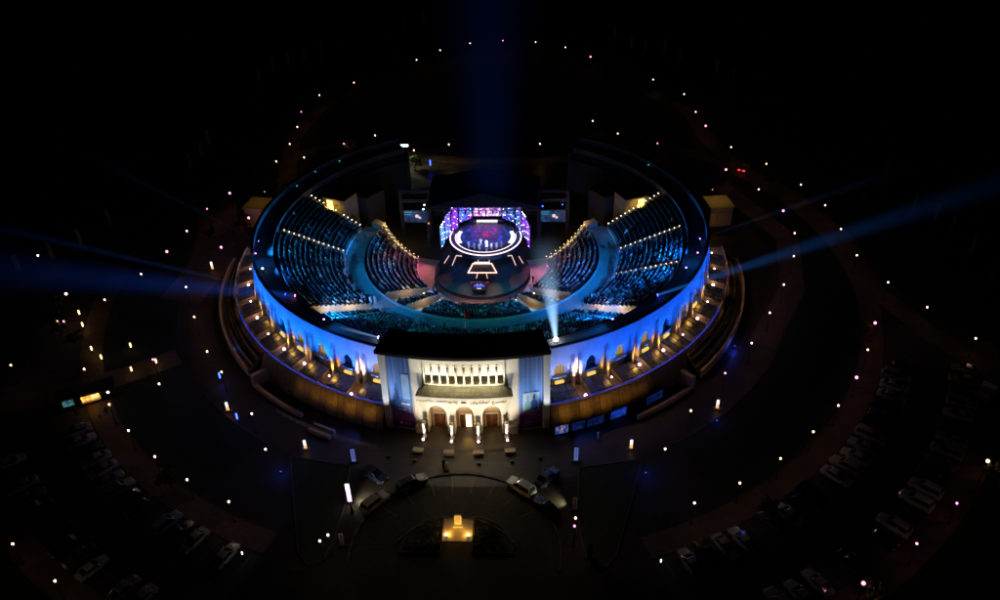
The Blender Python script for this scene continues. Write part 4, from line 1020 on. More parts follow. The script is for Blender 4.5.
# ------------------------------------------------------------------ cars
def paint(n,c,met=.3,r=.3): return mat('car_paint_'+n,c,r,.06,2,metal=met,coat=.6)
PAINT={'white':paint('white',(.45,.45,.43),0),'silver':paint('silver',(.38,.38,.39),.6),'black':paint('black',(.012,.012,.014),0),'dark blue':paint('blue',(.02,.03,.08)),'beige':paint('beige',(.42,.34,.24),.2),'grey':paint('grey',(.12,.12,.13),.5)}
tyre=mat('tyre',(.015,.015,.015),.9); headl=mat('headlamp_glass',(.5,.5,.5),.15,.1,9,spec=.9); taill=mat('tail_lamp_red',(.25,.01,.01),.3)
def loft(mb,st,m=0):
    """st: list of (x, [(y,z)...]) rings"""
    k=len(st[0][1]); vs=[(x,y,z) for x,ring in st for y,z in ring]; fs=[]
    for i in range(len(st)-1):
        for j in range(k):
            o=i*k+j; q=i*k+(j+1)%k; fs.append((o,q,q+k,o+k))
    fs += [tuple(range(k))[::-1],tuple((len(st)-1)*k+j for j in range(k))]
    return mb.add(vs,fs,m)
def car_proto(kind):
    suv=kind=='suv'; L=4.75 if suv else 4.6; w=.93 if suv else .89; belt=1.08 if suv else .92; top=1.82 if suv else 1.43
    def rg(hw,z0,z1,sh=.90): return [(-hw*.93,z0),(-hw,z0+.2),(-hw,(z0+z1)/2),(-hw*sh,z1),(hw*sh,z1),(hw,(z0+z1)/2),(hw,z0+.2),(hw*.93,z0)]
    h=L/2
    if suv: st=[(-h,rg(w*.86,.40,.98)),(-h+.12,rg(w*.97,.32,1.08)),(-1.2,rg(w,.28,belt)),(.9,rg(w,.28,belt)),(1.3,rg(w,.28,1.06)),(h-.25,rg(w*.94,.30,.96)),(h,rg(w*.80,.40,.80))]
    else: st=[(-h,rg(w*.84,.38,.80)),(-h+.15,rg(w*.95,.30,.93)),(-1.35,rg(w,.26,.96)),(.7,rg(w,.26,belt)),(1.15,rg(w,.26,.90)),(h-.3,rg(w*.93,.28,.76)),(h,rg(w*.78,.36,.62))]
    body=MB(); loft(body,st)
    # roof and pillars (body colour) over a dark glass house
    xa,xb,xc,xd=(-2.2,-1.95,.35,1.15) if suv else (-1.75,-1.0,.15,1.05)
    zt=top; hw=w*.86; ht=w*.70
    body.add([(xb,-ht,zt-.03),(xc,-ht,zt-.03),(xc,ht,zt-.03),(xb,ht,zt-.03),(xb+.1,-ht*.85,zt+.03),(xc-.15,-ht*.85,zt+.03),(xc-.15,ht*.85,zt+.03),(xb+.1,ht*.85,zt+.03)],[(4,5,6,7),(0,1,5,4),(1,2,6,5),(2,3,7,6),(3,0,4,7),(3,2,1,0)])
    for s in (-1,1):
        for x0,x1 in ((xa,xb),(xd,xc),((xa+xd)/2-.1,(xb+xc)/2)): body.tube((x0,s*hw*.985,belt-.02),(x1,s*ht*1.0,zt-.02),.045,.04,5)
    gl_=MB(); loft(gl_,[(xa+.06,[(-hw*.95,belt-.05),(-hw*.95,belt),(hw*.95,belt),(hw*.95,belt-.05)]),(xb,[(-hw*.97,belt-.05),(-ht*.98,zt-.035),(ht*.98,zt-.035),(hw*.97,belt-.05)]),(xc,[(-hw*.97,belt-.05),(-ht*.98,zt-.035),(ht*.98,zt-.035),(hw*.97,belt-.05)]),(xd-.06,[(-hw*.95,belt-.05),(-hw*.95,belt),(hw*.95,belt),(hw*.95,belt-.05)])])
    return body,gl_,L,w
def car(kind,color,label,group=None):
    e=empty('parked_car',label,'car',(0,0,0),group); body,gl_,L,w=car_proto(kind)
    body.build('body',PAINT[color],e); gl_.build('windows',M['darkwin'],e)
    for sx in (-1.36,1.40):
        for sy in (-1,1):
            b=MB(); b.tube((sx,sy*(w-.19),.33),(sx,sy*(w+.015),.33),.33,n=14); wo=b.build('wheel',tyre,e)
            b=MB(); b.tube((sx,sy*(w+.016),.33),(sx,sy*(w+.03),.33),.2,n=10); b.build('rim',M['metal'],wo)
    for sy in (-1,1):
        b=MB(); b.box((L/2-.1,sy*w*.62,.72 if kind!='suv' else .86),(.2,.34,.14),0,0,.8); b.build('headlight',headl,e)
        b=MB(); b.box((-L/2+.05,sy*w*.66,.78 if kind!='suv' else .92),(.16,.3,.16)); b.build('tail_light',taill,e)
        b=MB(); b.box((.75,sy*(w+.08),1.0 if kind!='suv' else 1.16),(.12,.2,.14)); b.build('mirror',PAINT[color],e)
    return e
protos={}
def get_car(kind,color,loc,rz,label,group=None):
    if (kind,color) in protos: return dup(protos[(kind,color)],loc,rz,label,group)
    c=car(kind,color,label,group); c.location=loc; c.rotation_euler=(0,0,rz); protos[(kind,color)]=c
    if group is None and 'group' in c: del c['group']
    return c
def between(x0,y0,x1,y1): return ((x0+x1)/2,(y0+y1)/2,.012),math.atan2(y1-y0,x1-x0)
for kind,colr,(x0,y0,x1,y1),lab in (('suv','white',(10.7,-63.0,6.9,-60.0),'white off-road car on the right curve of the drive, nearest the entrance'),('sedan','black',(14.0,-66.8,10.9,-63.4),'black car right behind the white off-road car on the drive'),
  ('sedan','dark blue',(11.2,-61.2,14.2,-57.6),'dark blue car parked alone in front of the lit sign right of the drive'),('sedan','dark blue',(-15.2,-57.9,-11.6,-60.4),'dark car with one side lit, beside the bright sign left of the drive'),
  ('suv','beige',(-14.0,-66.6,-11.0,-62.9),'beige off-road car on the left curve of the drive'),('suv','black',(-9.2,-62.1,-5.8,-59.8),'black car with a pale bonnet patch on the left curve of the drive')):
    loc,rz=between(x0,y0,x1,y1); get_car(kind,colr,loc,rz,lab)
b=MB(); x,y=-6.6,-60.4; b.ball((x,y,1.0),.75,10,6,0,.12); o=b.build('bonnet_patch',PAINT['white']); o.location=(0,0,.2)  # flat pale dome added to whiten the car's bonnet
tag(o,'pale patch added as the white bonnet of the black car left of the drive','car bonnet')
kinds=[('sedan','white'),('suv','silver'),('sedan','black'),('suv','white'),('sedan','grey'),('sedan','silver'),('suv','black'),('suv','beige'),('sedan','dark blue'),('sedan','white'),('suv','grey')]
def row(r,sgn,angs,rowname,empties):
    n=0
    for i,a in enumerate(angs):
        if i in empties: continue
        kd,co=kinds[int(rng.integers(0,len(kinds)))]
        flip=rng.random()<.6
        get_car(kd,co,P(r+rng.normal(0,.12),sgn*a,.014),R(sgn*a)+(pi/2 if flip else -pi/2)+rng.normal(0,.015),
          '%s %s, %s from the drive in the %s'%(co,{'sedan':'saloon','suv':'off-road car'}[kd],ORD[n],rowname),'cars in the curved car parks'); n+=1
row(80.9,1,[23.0+2.05*i for i in range(22)],'right inner car row',(4,9))
row(91.2,1,[27.5+2.05*i for i in range(21)],'right outer car row',(3,5,8))
row(80.9,-1,[23.0+2.05*i for i in range(15)],'left inner car row',(1,5))
row(91.2,-1,[26.5+2.05*i for i in range(13)],'left outer car row',(2,7))
E1=get_car('sedan','white',(63.6,46,.02),R(60),'car with glowing red tail lamps on the path beyond the right pavilion')
b=MB()
for sy in (-.6,.6): b.box((-2.35,sy,.82),(.14,.5,.25))
o=b.build('lit_tail_light',emat('tail_glow',(1,.03,.03),4),None); o.parent=E1
tk=empty('covered_truck','pale box truck standing behind the outer row of the right car park','truck',P(96.0,67.5,0))
b=MB(); x,y,_=P(95.6,66.6); b.box((x,y,1.9),(6.2,2.3,2.4),R(67.5)+pi/2+1.2); b.build('box_body',PAINT['white'],tk)
b=MB(); cx=x+4.2*cos(R(67.5)+pi/2+1.2); cy=y+4.2*sin(R(67.5)+pi/2+1.2); b.box((cx,cy,1.3),(1.8,2.1,1.9),R(67.5)+pi/2+1.2,0,.85); b.build('cab',PAINT['silver'],tk)
for k in (-2.2,2.0,4.2):
    for s in (-1,1):
        t=R(67.5)+pi/2+1.2; wx=x+k*cos(t)-s*.95*sin(t); wy=y+k*sin(t)+s*.95*cos(t)
        b=MB(); b.tube((wx-.15*sin(t)*s,wy+.15*cos(t)*s,.45),(wx+.1*sin(t)*s,wy-.1*cos(t)*s,.45),.45,n=12); b.build('wheel',tyre,tk)

# ------------------------------------------------------------------ street lamps
def lamp_proto(m,label,group,r=.27):
    e=empty('street_lamp',label,'street lamp',(0,0,0),group)
    b=MB(); b.lathe([(.01,0),(.2,0),(.2,.12),(.1,.3),(.06,.5),(.05,3.75),(.12,3.85),(.14,3.92),(.01,3.93)],8); b.build('pole',M['black'],e)
    b=MB(); b.ball((0,0,4.2),r,8,6); g_=b.build('globe',m,e)
    b=MB(); b.lathe([(.01,3.93),(.2,3.93),(.2,4.0),(.01,4.0)],8); b.build('collar',M['black'],e)
    point('lamp_glow',(.26,0,3.96),18 if m not in (M['lamp_pink'],) else 22,(1,.60,.32) if m is not M['lamp_pink'] else (1,.45,.42),.08,e)
    return e
lp={}
def lamp(x,y,m,label,group,z=0.02):
    key=m
    if key in lp: return dup(lp[key],(x,y,z),0,label,group)
    e=lamp_proto({'w':M['lamp_warm'],'p':M['lamp_pink'],'y':M['lamp_yel'],'c':M['lamp_cold'],'W':M['lamp_warm'],'P':M['lamp_pink']}[m],label,group,.26 if m in 'WP' else .165)
    e.location=(x,y,z); lp[key]=e; return e
def chain(pts,desc,group,cs='w'):
    for i,(x,y) in enumerate(pts): lamp(x,y,cs[i%len(cs)],'glowing globe lamp, %s %s'%(ORD[i],desc),group)
chain([(-44.1,99.2),(-27.2,119.7),(-20.4,129.2),(-10.8,136.1),(.3,138.6),(11.5,136.6),(21.4,130.7),(29.2,120.8)],'from the left in the farthest arc behind the stage','lamps in the farthest arc','wwwwpwwP')
chain([(-54.0,43.6),(-53.1,54.2),(-53.7,65.4),(-55.1,76.2),(-52.6,89.0)],'from the amphitheatre along the far left path','lamps along the far left path','wwwpw')
chain([(-47.4,45.8),(-38.8,54.1),(-31.4,59.3),(-19.9,49.7),(-11.2,53.2)],'from the left behind the left back of the amphitheatre','lamps behind the stage','wpwww')
chain([(92,-37),(87.4,-29.5),(82.7,-20.1),(78.5,-11.8),(75.7,-1.9),(75.7,8.7),(75.4,19.3),(72.7,29.4),(67.3,40.6),(60.7,50.4),(56.6,64.0),(55.5,73.8),(54.3,87.2),(46.8,99.4)][1:],'from the near end of the long outer chain on the right','lamps of the long right chain','wwwwwwwwwPwww')
chain([(12.4,53.2),(21.5,50.0),(21.0,37.0),(26.8,68.0),(32.9,59.4),(42.5,53.0)],'of the scattered lamps behind the right back of the amphitheatre','lamps behind the stage','wpwwwp')
chain([(30.3,-57.0),(35.4,-48.5),(42.5,-39.2),(48.6,-31.0),(53.8,-21.9),(58.6,-12.6),(63.1,-2.2),(65.6,7.0),(65.6,16.8),(62.5,27.1),(57.0,37.5)],'from the entrance along the right ring pavement','lamps along the right ring pavement','wwpwwwwwPwP')
chain([(33.0,-67.5),(40.0,-63.7),(46.9,-58.8),(53.2,-53.1),(58.7,-47.1),(63.7,-40.2),(67.9,-32.8)],'from the drive along the inner walkway of the right car park','lamps along the right walkway','wwywwPw')
chain([(52.0,-80.4),(60.9,-74.1),(68.9,-67.1),(76.6,-59.0)],'from the drive along the outer walkway of the right car park','lamps along the right outer walkway','PppW')
lamp(71.7,-25.0,'P','large pinkish globe lamp beside the lit shrub on the right','lamps beside shrubs')
chain([(-52.4,-23.4),(-57.4,-13.4),(-52.8,14.4),(-55.1,1.7),(-60.7,26.4),(-63.6,18.7),(-64.8,8.6),(-66.1,0),(-68.2,-8.7)],'of the lamps scattered on the left pavement','lamps on the left pavement','wwPPPpwPw')
chain([(-29.9,-57.7),(-34.2,-49.8),(-42.3,-39.4),(-46.6,-33.8)],'from the entrance along the left ring pavement','lamps along the left ring pavement','wwyw')
chain([(-32.4,-68.1),(-39.8,-64.0),(-46.3,-59.4),(-52.6,-53.8),(-58.2,-47.8)],'from the drive along the inner walkway of the left car park','lamps along the left walkway','wwwww')
chain([(-51.0,-81.7),(-59.6,-75.9)],'from the drive along the outer walkway of the left car park','lamps along the left outer walkway','ww')
chain([(-79.8,-37.8),(-66.4,-38.8),(-55.4,-36.1),(-51.9,-42.6)],'from the left edge along the path with the kiosk','lamps along the kiosk path','ywpw')
chain([(-71.8,-17.8),(-76.5,-24.9),(-80.3,-15.8)],'of the scattered globes among the lit shrubs far left','lamps among the shrubs','wpW')
lamp(-93,-1.5,'c','lone cold white globe lamp near the left edge by the pole banners','lone lamps')
for nm,ps in (('left',[(-18.0,-74.8),(-17.1,-73.8)]),('right',[(16.4,-70.4),(16.2,-71.8)])):
    for i,(x,y) in enumerate(ps): lamp(x,y,'w' if nm=='left' or i==0 else 'p','globe lamp of the close pair on the %s drive edge, %s from the front'%(nm,ORD[i]),'paired lamps beside the drive')
# small upright garden lights at left, blue bollards
def glow_post(x,y,m,h,label,group):
    e=empty('garden_light',label,'garden light',(x,y,0),group)
    b=MB(); b.cyl((x,y),.10,.09,0,h*.45,8); b.build('post',M['black'],e)
    b=MB(); b.cyl((x,y),.13,.13,h*.45,h,8); b.build('lit_tube',m,e); return e
for i,(x,y) in enumerate(((-80.5,-20.9),(-77.9,-17.6),(-75.4,-21.6),(-67.5,-31.5),(-60.6,-34.9),(-70.4,-29.0),(-57.0,-32.6),(-63.5,-28.0))):
    glow_post(x,y,M['lamp_yel'],1.5,'short yellowish light tube among the shrubs far left, %s of eight from the left'%ORD[i],'light tubes on the far left')
for i,(x,y) in enumerate(((-44.0,-37.0),(-37.9,-47.4))): glow_post(x,y,M['lamp_blue'],2.0,'small blue light post on the left ring pavement, %s from the terrace'%ORD[i],'blue light posts')
for i,(x,y) in enumerate(((-28.0,-58.6),(27.6,-58.2),(40.3,-46.6),(-44.0,-29.0),(47.0,-27.0))):
    e=empty('blue_floodlight',['small blue ground light on the left lawn strip corner','small blue ground light on the right lawn strip corner','small blue ground light beside the right totem','small blue ground light at the left terrace foot','small blue ground light at the right terrace foot'][i],'floodlight',(x,y,0))
    b=MB(); b.box((x,y,.22),(.4,.3,.3)); b.tube((x,y,0),(x,y,.1),.05,n=6); b.build('housing',M['black'],e)
    b=MB(); b.ball((x,y,.42),.10,7,5); b.build('lens',emat('blue_dim_lens',(.05,.12,1),1.6),e)
    point('blue_pool',(x,y,1.1),(60,60,30,110,110)[i],(.02,.07,1),.15,e)

# ------------------------------------------------------------------ flags on poles, totems, posters
flags=[(-94.0,-8.2),(-89.3,-3.3),(-85.9,2.7),(-83.1,11.1),(-74.7,39.7),(-74.3,46.5),(-74.8,53.7),(-74.1,100.8),(-71.9,109.5),(-68.8,116.7),(-64.6,120.4),(-60,127.1),(-36.4,154.2),(-29.6,158.7),(37.7,138.4),(42.7,129.9),(46.9,125.8),(53,124.7),(56.6,115.1),(66.2,105),(69.8,96.5),(93.5,34.7),(93.2,16.5),(95.9,12.1),(97.2,6.2),(97.7,-1.6),(98.2,-10.3)]
flagm=mat('pole_banner_cloth',(.34,.29,.24),.8,.2,1)
fproto=empty('pole_banner','','pole banner',(0,0,0),'banner poles around the grounds')
b=MB(); b.tube((0,0,0),(0,0,8.6),.09,.06,6); b.tube((0,0,8.3),(1.0,0,8.3),.04,n=5); b.build('pole',M['metal'],fproto)
b=MB(); n=6; b.add([(.1+.85*i/n,.07*sin(i*1.4),z) for i in range(n+1) for z in (4.4,8.2)],[(2*i,2*i+2,2*i+3,2*i+1) for i in range(n)]); b.build('banner_cloth',flagm,fproto,True)
for i,(x,y) in enumerate(flags):
    side='left' if x<0 else 'right'; k=i if x<0 else i-14
    lab='tall pole with pale vertical banner on the %s outskirts, %s from the %s'%(side,ORD[k],'near end' if x<0 else 'far end')
    if i==0: fproto.location=(x,y,0); fproto['label']=lab; o=fproto
    else: o=dup(fproto,(x,y,0),0,lab)
    o.rotation_euler=(0,0,rng.normal(0,.25))
tot_w=emat('totem_white',(.85,.84,1),1.8); tot_lit=emat('totem_face_lit',(.96,.88,1),2.2); tot_o=emat('totem_orange',(1,.36,.04),1.8); tot_d=mat('totem_print',(.50,.46,.42),.6,.2,2); mag=emat('totem_magenta',(.9,.12,.9),2.0)
def totem(x,y,rz,h,label,style):
    e=empty('sign_totem',label,'sign',(x,y,.02)); c,s=cos(rz),sin(rz)
    k_=.62 if style!='post' else .42; q=lambda u,o,z:(x+k_*u*c-o*s,y+k_*u*s+o*c,z)
    b=MB(); b.box((x,y,h/2+.25),(1.1*k_,.28,h+.1),rz); b.box((x,y,.12),(1.3,.6,.22),rz); b.build('case',M['black'] if style!='post' else M['metal'],e)
    b=MB(); b.poly([q(-.5,-.146,.4),q(.5,-.146,.4),q(.5,-.146,h+.2),q(-.5,-.146,h+.2)])
    if style=='lit': b.build('face',tot_lit,e)
    elif style=='dim': b.build('face',tot_d,e)
    elif style=='blue': b.build('face',emat('totem_blue',(.16,.24,.75),.55),e)
    else: b.build('face',tot_w,e)
    if style=='lit':
        b=MB(); b.poly([q(-.5,-.15,.4),q(-.36,-.15,.4),q(-.36,-.15,h*.7),q(-.5,-.15,h*.7)]); b.build('edge_strip',mag,e)
    if style in ('dim','blue'):
        b=MB(); 
        for k in range(4): b.poly([q(-.2+.06*(k%2),-.15,.9+.34*k),q(.22,-.15,.9+.34*k),q(.22,-.15,1.08+.34*k),q(-.2+.06*(k%2),-.15,1.08+.34*k)])
        b.add([q(.2*cos(t*pi/6),-.15,h-.3+.2*sin(t*pi/6)) for t in range(12)],[tuple(range(12))]); b.build('printed_mark',M['kerb_d'],e)
    if style=='post':
        b=MB(); b.poly([q(-.45,-.152,.35),q(.45,-.152,.35),q(.45,-.152,1.15),q(-.45,-.152,1.15)]); b.build('orange_band',tot_o,e)
    return e
t1=totem(-16.3,-64.3,R(6),3.9,'bright white lit sign totem with a magenta edge, left of the drive','lit')
spot('sign_pool',(-15.9,-64.9,1.2),(-11.6,-62.2,0),1500,(1,1,.78),105,.9,.2,t1)
point('sign_glow',(-15.4,-64.9,.9),35,(1,.98,.8),.2,t1)
totem(-17.1,-56.2,R(4),2.8,'slim bluish white sign totem left of the entrance steps','blue'); totem(-15.9,-72.2,R(4),2.6,'dim beige sign totem near the left end of the drive','dim')
totem(17.2,-55.6,R(-4),2.9,'blue lit sign totem right of the entrance steps','blue'); totem(16.6,-65.4,R(-6),2.8,'pale pinkish sign totem beside the floodlight right of the drive','dim'); totem(18.3,-73.8,R(-8),2.8,'dim beige sign totem near the right end of the drive','dim')
fl_=empty('drive_floodlight','ground floodlight throwing a white pool across the right side of the drive','floodlight',(16.2,-64.6,0))
b=MB(); b.box((16.1,-64.5,.45),(.3,.4,.3),R(20)); b.tube((16.1,-64.5,0),(16.1,-64.5,.4),.05,n=6); b.build('housing',M['black'],fl_)
spot('drive_pool',(15.8,-64.4,.75),(12.6,-63.2,0),800,(1,1,.72),95,.9,.15,fl_)
for x,y,rz,lab in ((-25.3,-53.4,.1,'small glowing white and orange post left of the entrance by the lawn corner'),(-40.4,-44.6,.2,'glowing white and orange post on the left ring pavement'),(25.9,-52.8,-.1,'small glowing white and orange post right of the entrance by the lawn corner'),(40.9,-43.4,-.2,'glowing white and orange post on the right ring pavement'),(-57.0,-.6,.2,'glowing white and orange post beside the left terrace')):
    o=totem(x,y,rz,1.9,lab,'post')
# posters on the hoarding right of the entrance
hd=empty('poster_hoarding','low dark hoarding with blue lit posters right of the entrance','hoarding',P(52.0,22,0))
b=MB(); b.ring(51.7,51.85,.02,2.0,15.6,40,16); b.build('board',M['black'],hd)
pm=[screen_mat('poster_print_a',[(.01,.04,.35),(.02,.12,.8),(.55,.5,.75),(.6,.12,.2)],.55,1.3,2.2),screen_mat('poster_print_b',[(.004,.01,.05),(.01,.03,.2),(.02,.06,.35)],.45,1.2,5.2),screen_mat('poster_print_c',[(.01,.05,.6),(.02,.10,.85),(.01,.04,.5)],.7,1.2,7.7)]
for a0,a1,m_ in ((15.8,18.2,pm[0]),(18.9,21.4,pm[1]),(21.9,25.2,pm[1]),(26.6,29.8,pm[2]),(34.5,38.5,pm[1])):
    b=MB(); b.sheet(51.88,51.88,.2,a0,a1,3,0,1.9); b.build('poster',m_,hd)
hl=empty('blue_barrier','low crowd barrier lit faint blue left of the entrance steps','barrier',P(55.6,-24,0))
b=MB()
for k in range(14):
    a=-14.5-1.6*k; b.tube(P(55.2,a,.02),P(55.2,a,1.0),.03,n=5)
for z in (.35,.7,1.0): 
    for k in range(13): b.tube(P(55.2,-14.5-1.6*k,z),P(55.2,-16.1-1.6*k,z),.025,n=4)
b.build('rail',M['metal'],hl)
for s,w_ in ((-1,'left'),(1,'right')):
    l=empty('barrier_lamp','small blue floodlight at the end of the steps on the %s of the entrance'%w_,'floodlight',P(53,s*19,0))
    b=MB(); b.box(P(52.9,s*18.5,.2),(.4,.3,.3)); b.build('housing',M['black'],l)
    spot('blue_spill',P(52.9,s*18.5,2.6),P(56.5,s*23,0),420,(.03,.09,1),120,.9,.2,l)

# ------------------------------------------------------------------ monument, beds and kerbs in the middle of the drive
mo=empty('monument','pale stone slab monument lit amber by two floor lamps in the middle of the drive','monument',(0,-68.6,0))
b=MB(); b.box((-.1,-69.0,.035),(4.3,4.4,.05)); b.build('paved_base',M['tan'],mo)
b=MB(); b.box((-.05,-68.3,.16),(1.3,1.0,.2)); b.box((-.05,-68.2,1.15),(.95,.30,1.8)); b.build('slab',M['cream'],mo)
b=MB(); b.box((-.05,-68.362,1.25),(.7,.02,1.3)); b.build('plaque',M['tan'],mo)
for x in (-1.55,1.5):
    b=MB(); b.cyl((x,-70.4),.16,.14,.06,.28,10); b.build('lamp_housing',M['black'],mo)
    b=MB(); b.ball((x,-70.3,.36),.22,8,5); b.build('lamp_lens',emat('monument_lens',(1,.62,.2),9),mo)
    spot('monument_light',(x,-70.2,.55),(-.05,-68.3,1.0),330,(1,.55,.10),95,.9,.1,mo)
    point('monument_spill',(x*.92,-70.0,.5),60,(1,.47,.06),.12,mo)
def leaves(mb,c,rad,n,size,flat=1.0,core=.55):
    for _ in range(n):
        while True:
            v=rng.normal(0,1,3); v/=np.linalg.norm(v); q=core+(1-core)*rng.random()**.5
            break
        p_=np.array(c)+v*np.array(rad)*q*(1+.25*sin(5*v[0]+3*v[2]))
        u=rng.normal(0,1,3); u/=np.linalg.norm(u); w=np.cross(u,v); w/=max(1e-6,np.linalg.norm(w)); s_=size*(.6+.8*rng.random())
        mb.add([p_-u*s_,p_+w*s_*.5,p_+u*s_,p_-w*s_*.5],[(0,1,2,3)])
LEAF=mat('leaf_green',(.05,.075,.025),.7,.4,.8); LEAF2=mat('leaf_olive',(.09,.085,.03),.7,.4,.8); BARK=mat('bark',(.09,.06,.04),.9,.3,4)
for s,w_ in ((-1,'left'),(1,'right')):
    e=empty('planting_bed','dark quarter-round planting bed %s of the amber lit monument'%w_,'planting bed',(s*4.8,-71,0))
    arc=[(s*(2.2+5.6*sin(R(t))),-73.2+6.3*cos(R(t))) for t in range(0,91,9)]
    b=MB(); pts_=[(s*2.2,-73.2)]+arc; b.poly([(x,y,.1) for x,y in (pts_ if s<0 else pts_[::-1])]); b.build('soil',M['ground'],e)
    b=MB()
    for (x0,y0),(x1,y1) in zip(pts_,pts_[1:]+pts_[:1]):
        b.box(((x0+x1)/2,(y0+y1)/2,.12),(math.hypot(x1-x0,y1-y0),.16,.24),math.atan2(y1-y0,x1-x0))
    b.build('edging',M['kerb_l'],e)
    b=MB()
    for _ in range(34):
        t=rng.uniform(5,85); q=rng.uniform(.2,.92); leaves(b,(s*(2.2+5.6*sin(R(t))*q),-73.2+6.3*cos(R(t))*q,.42),(.42,.42,.38),26,.15)
    b.build('shrubs',LEAF,e)
def kerbs(name,c,r,t0,t1,step,label):
    """alternating pale and dark kerb stones along an arc"""
    e=empty('round_kerb',label,'kerb',(c[0],c[1],0)); k=0; t=t0
    A=MB();Bk=MB()
    while t<t1:
        m_=A if k%2 else Bk; tt=R(t+step/2); m_.box((c[0]+r*sin(tt),c[1]+r*cos(tt),.09),(r*R(step)*.98,.32,.22),-tt); t+=step; k+=1
    A.build('pale_stone',M['kerb_l'],e); Bk.build('dark_stone',M['kerb_d'],e)
DC=(-.2,-73.0)
kerbs('k',DC,14.6,-100,100,4.2,'long arc of alternating dark and pale kerb stones around the drive')
kerbs('k',(-.2,-76.5),9.6,-62,62,5.5,'shorter arc of kerb stones below the monument')
b=MB()
for t in (-55,-38,-20,-6,8,22,38,55):
    tt=R(t); 
    x0,y0=DC[0]+10.8*sin(tt),DC[1]+10.8*cos(tt); x1,y1=DC[0]+14.2*sin(tt),DC[1]+14.2*cos(tt)
    b.box(((x0+x1)/2,(y0+y1)/2,.012),(.1,math.hypot(x1-x0,y1-y0),.006),-tt)
o=b.build('drive_markings',M['white_line']); o['kind']='structure'
BANDM=emat('bollard_band',(.9,.95,1),2.2)
for i,(x,y) in enumerate(((28.7,-66.6),(30.2,-68.0),(-29.2,-74.6),(27.7,-75.0),(-20.6,-77.0),(-22.0,-76.6))):
    e=empty('bollard','short pale bollard, %s'%['right drive mouth, nearer the lawn tip','right drive mouth, second from the lawn tip','glowing one by the left car park end','glowing one by the right car park end','left drive edge, inner one','left drive edge, outer one'][i],'bollard',(x,y,0))
    b=MB(); b.lathe([(.01,0.01),(.14,.01),(.14,.9),(.1,1.0),(.01,1.02)],10,c=(x,y)); b.build('post',M['white_line'],e,True)
    if i in (2,3): b=MB(); b.cyl((x,y),.1,.1,.75,1.5,8); b.build('lit_band',BANDM,e)

# ------------------------------------------------------------------ kiosk on the left path, service area behind the stage
ki=empty('food_kiosk','long dark kiosk with a glowing orange counter and a bluish screen on the left path','kiosk',(-65,-42,0))
t=math.atan2(5.2,4.7)*.55; c,s=cos(t),sin(t); q=lambda u,o,z:(-65.2+u*c-o*s,-42.2+u*s+o*c,z)
b=MB(); b.box(q(0,0,1.35),(8.6,2.3,2.6),t); b.build('wall',M['black'],ki)
b=MB(); b.box(q(0,-.2,2.76),(9.2,3.1,.16),t); b.build('roof',M['roof'],ki)
b=MB(); b.box(q(.5,-1.17,1.5),(2.9,.06,.9),t); b.build('lit_counter',screen_mat('kiosk_glow',[(1,.25,.02),(1,.5,.1),(1,.85,.5)],3.2,1.2,1.5),ki)
b=MB(); b.box(q(.5,-1.45,1.0),(3.1,.5,.08),t); b.build('counter_shelf',M['metal'],ki)
b=MB(); b.box(q(-3.0,-1.17,1.5),(1.7,.06,1.2),t); b.build('menu_screen',screen_mat('menu_print',[(.02,.10,.14),(.10,.35,.42),(.3,.5,.5)],.7,1.6,4.5),ki)
b=MB(); b.box(q(3.3,-1.17,1.6),(.35,.06,.3),t); b.build('small_light',M['lamp_cold'],ki)
point('kiosk_spill',q(.5,-2.3,1.6),40,(1,.45,.1),.2,ki)
for i,(u,o_) in enumerate(((5.6,-1.0),(-2.0,-3.4),(2.6,-5.2),(1.6,-6.6))): x,y,_=q(u,o_,0); stander(x,y,.05,R(rng.uniform(0,360)),[0,1,0,3][i],'dark figure near the kiosk, %s of four nearest the counter'%ORD[i])
tw=empty('light_tower','mobile light tower with white lamps beside trucks behind the stage','light tower',(-22.8,49.0,0))
b=MB(); b.box((-22.8,49,.8),(2.6,1.6,1.2)); b.build('trailer',M['metal'],tw)
for x in (-23.6,-22.0):
    b=MB(); b.tube((x,48.1,.38),(x,48.35,.38),.38,n=12); b.build('wheel',tyre,tw)
b=MB(); b.tube((-22.8,49,1.4),(-22.8,49,6.2),.1,.07,8); b.box((-22.8,49,6.2),(2.6,.12,.12)); b.build('mast',M['black'],tw)
b=MB(); b.box((-22.4,48.88,5.9),(2.5,.2,.42)); b.build('lamp_bank',emat('tower_white',(.85,.95,1),8),tw)
spot('tower_light',(-22.6,48.5,5.9),(-16.5,47.5,.0),2600,(.95,1,.62),100,.9,.3,tw)
spot('tower_light',(-23.2,48.7,5.9),(-28.5,51.5,.0),900,(.95,1,.8),80,.9,.3,tw)
for i,(x,y,m_) in enumerate(((-27.2,56.0,'c'),(-25.6,52.6,'c'),(-23.6,51.0,'c'),(-25.6,41.4,'c'),(-15.6,47.2,'b'),(-22.5,39.0,'c'))):
    glow_post(x,y,M['lamp_cold'] if m_=='c' else M['lamp_blue'],2.6,'small %s work light around the light tower, %s from the back'%('white' if m_=='c' else 'blue',ORD[i]),'work lights behind the stage')
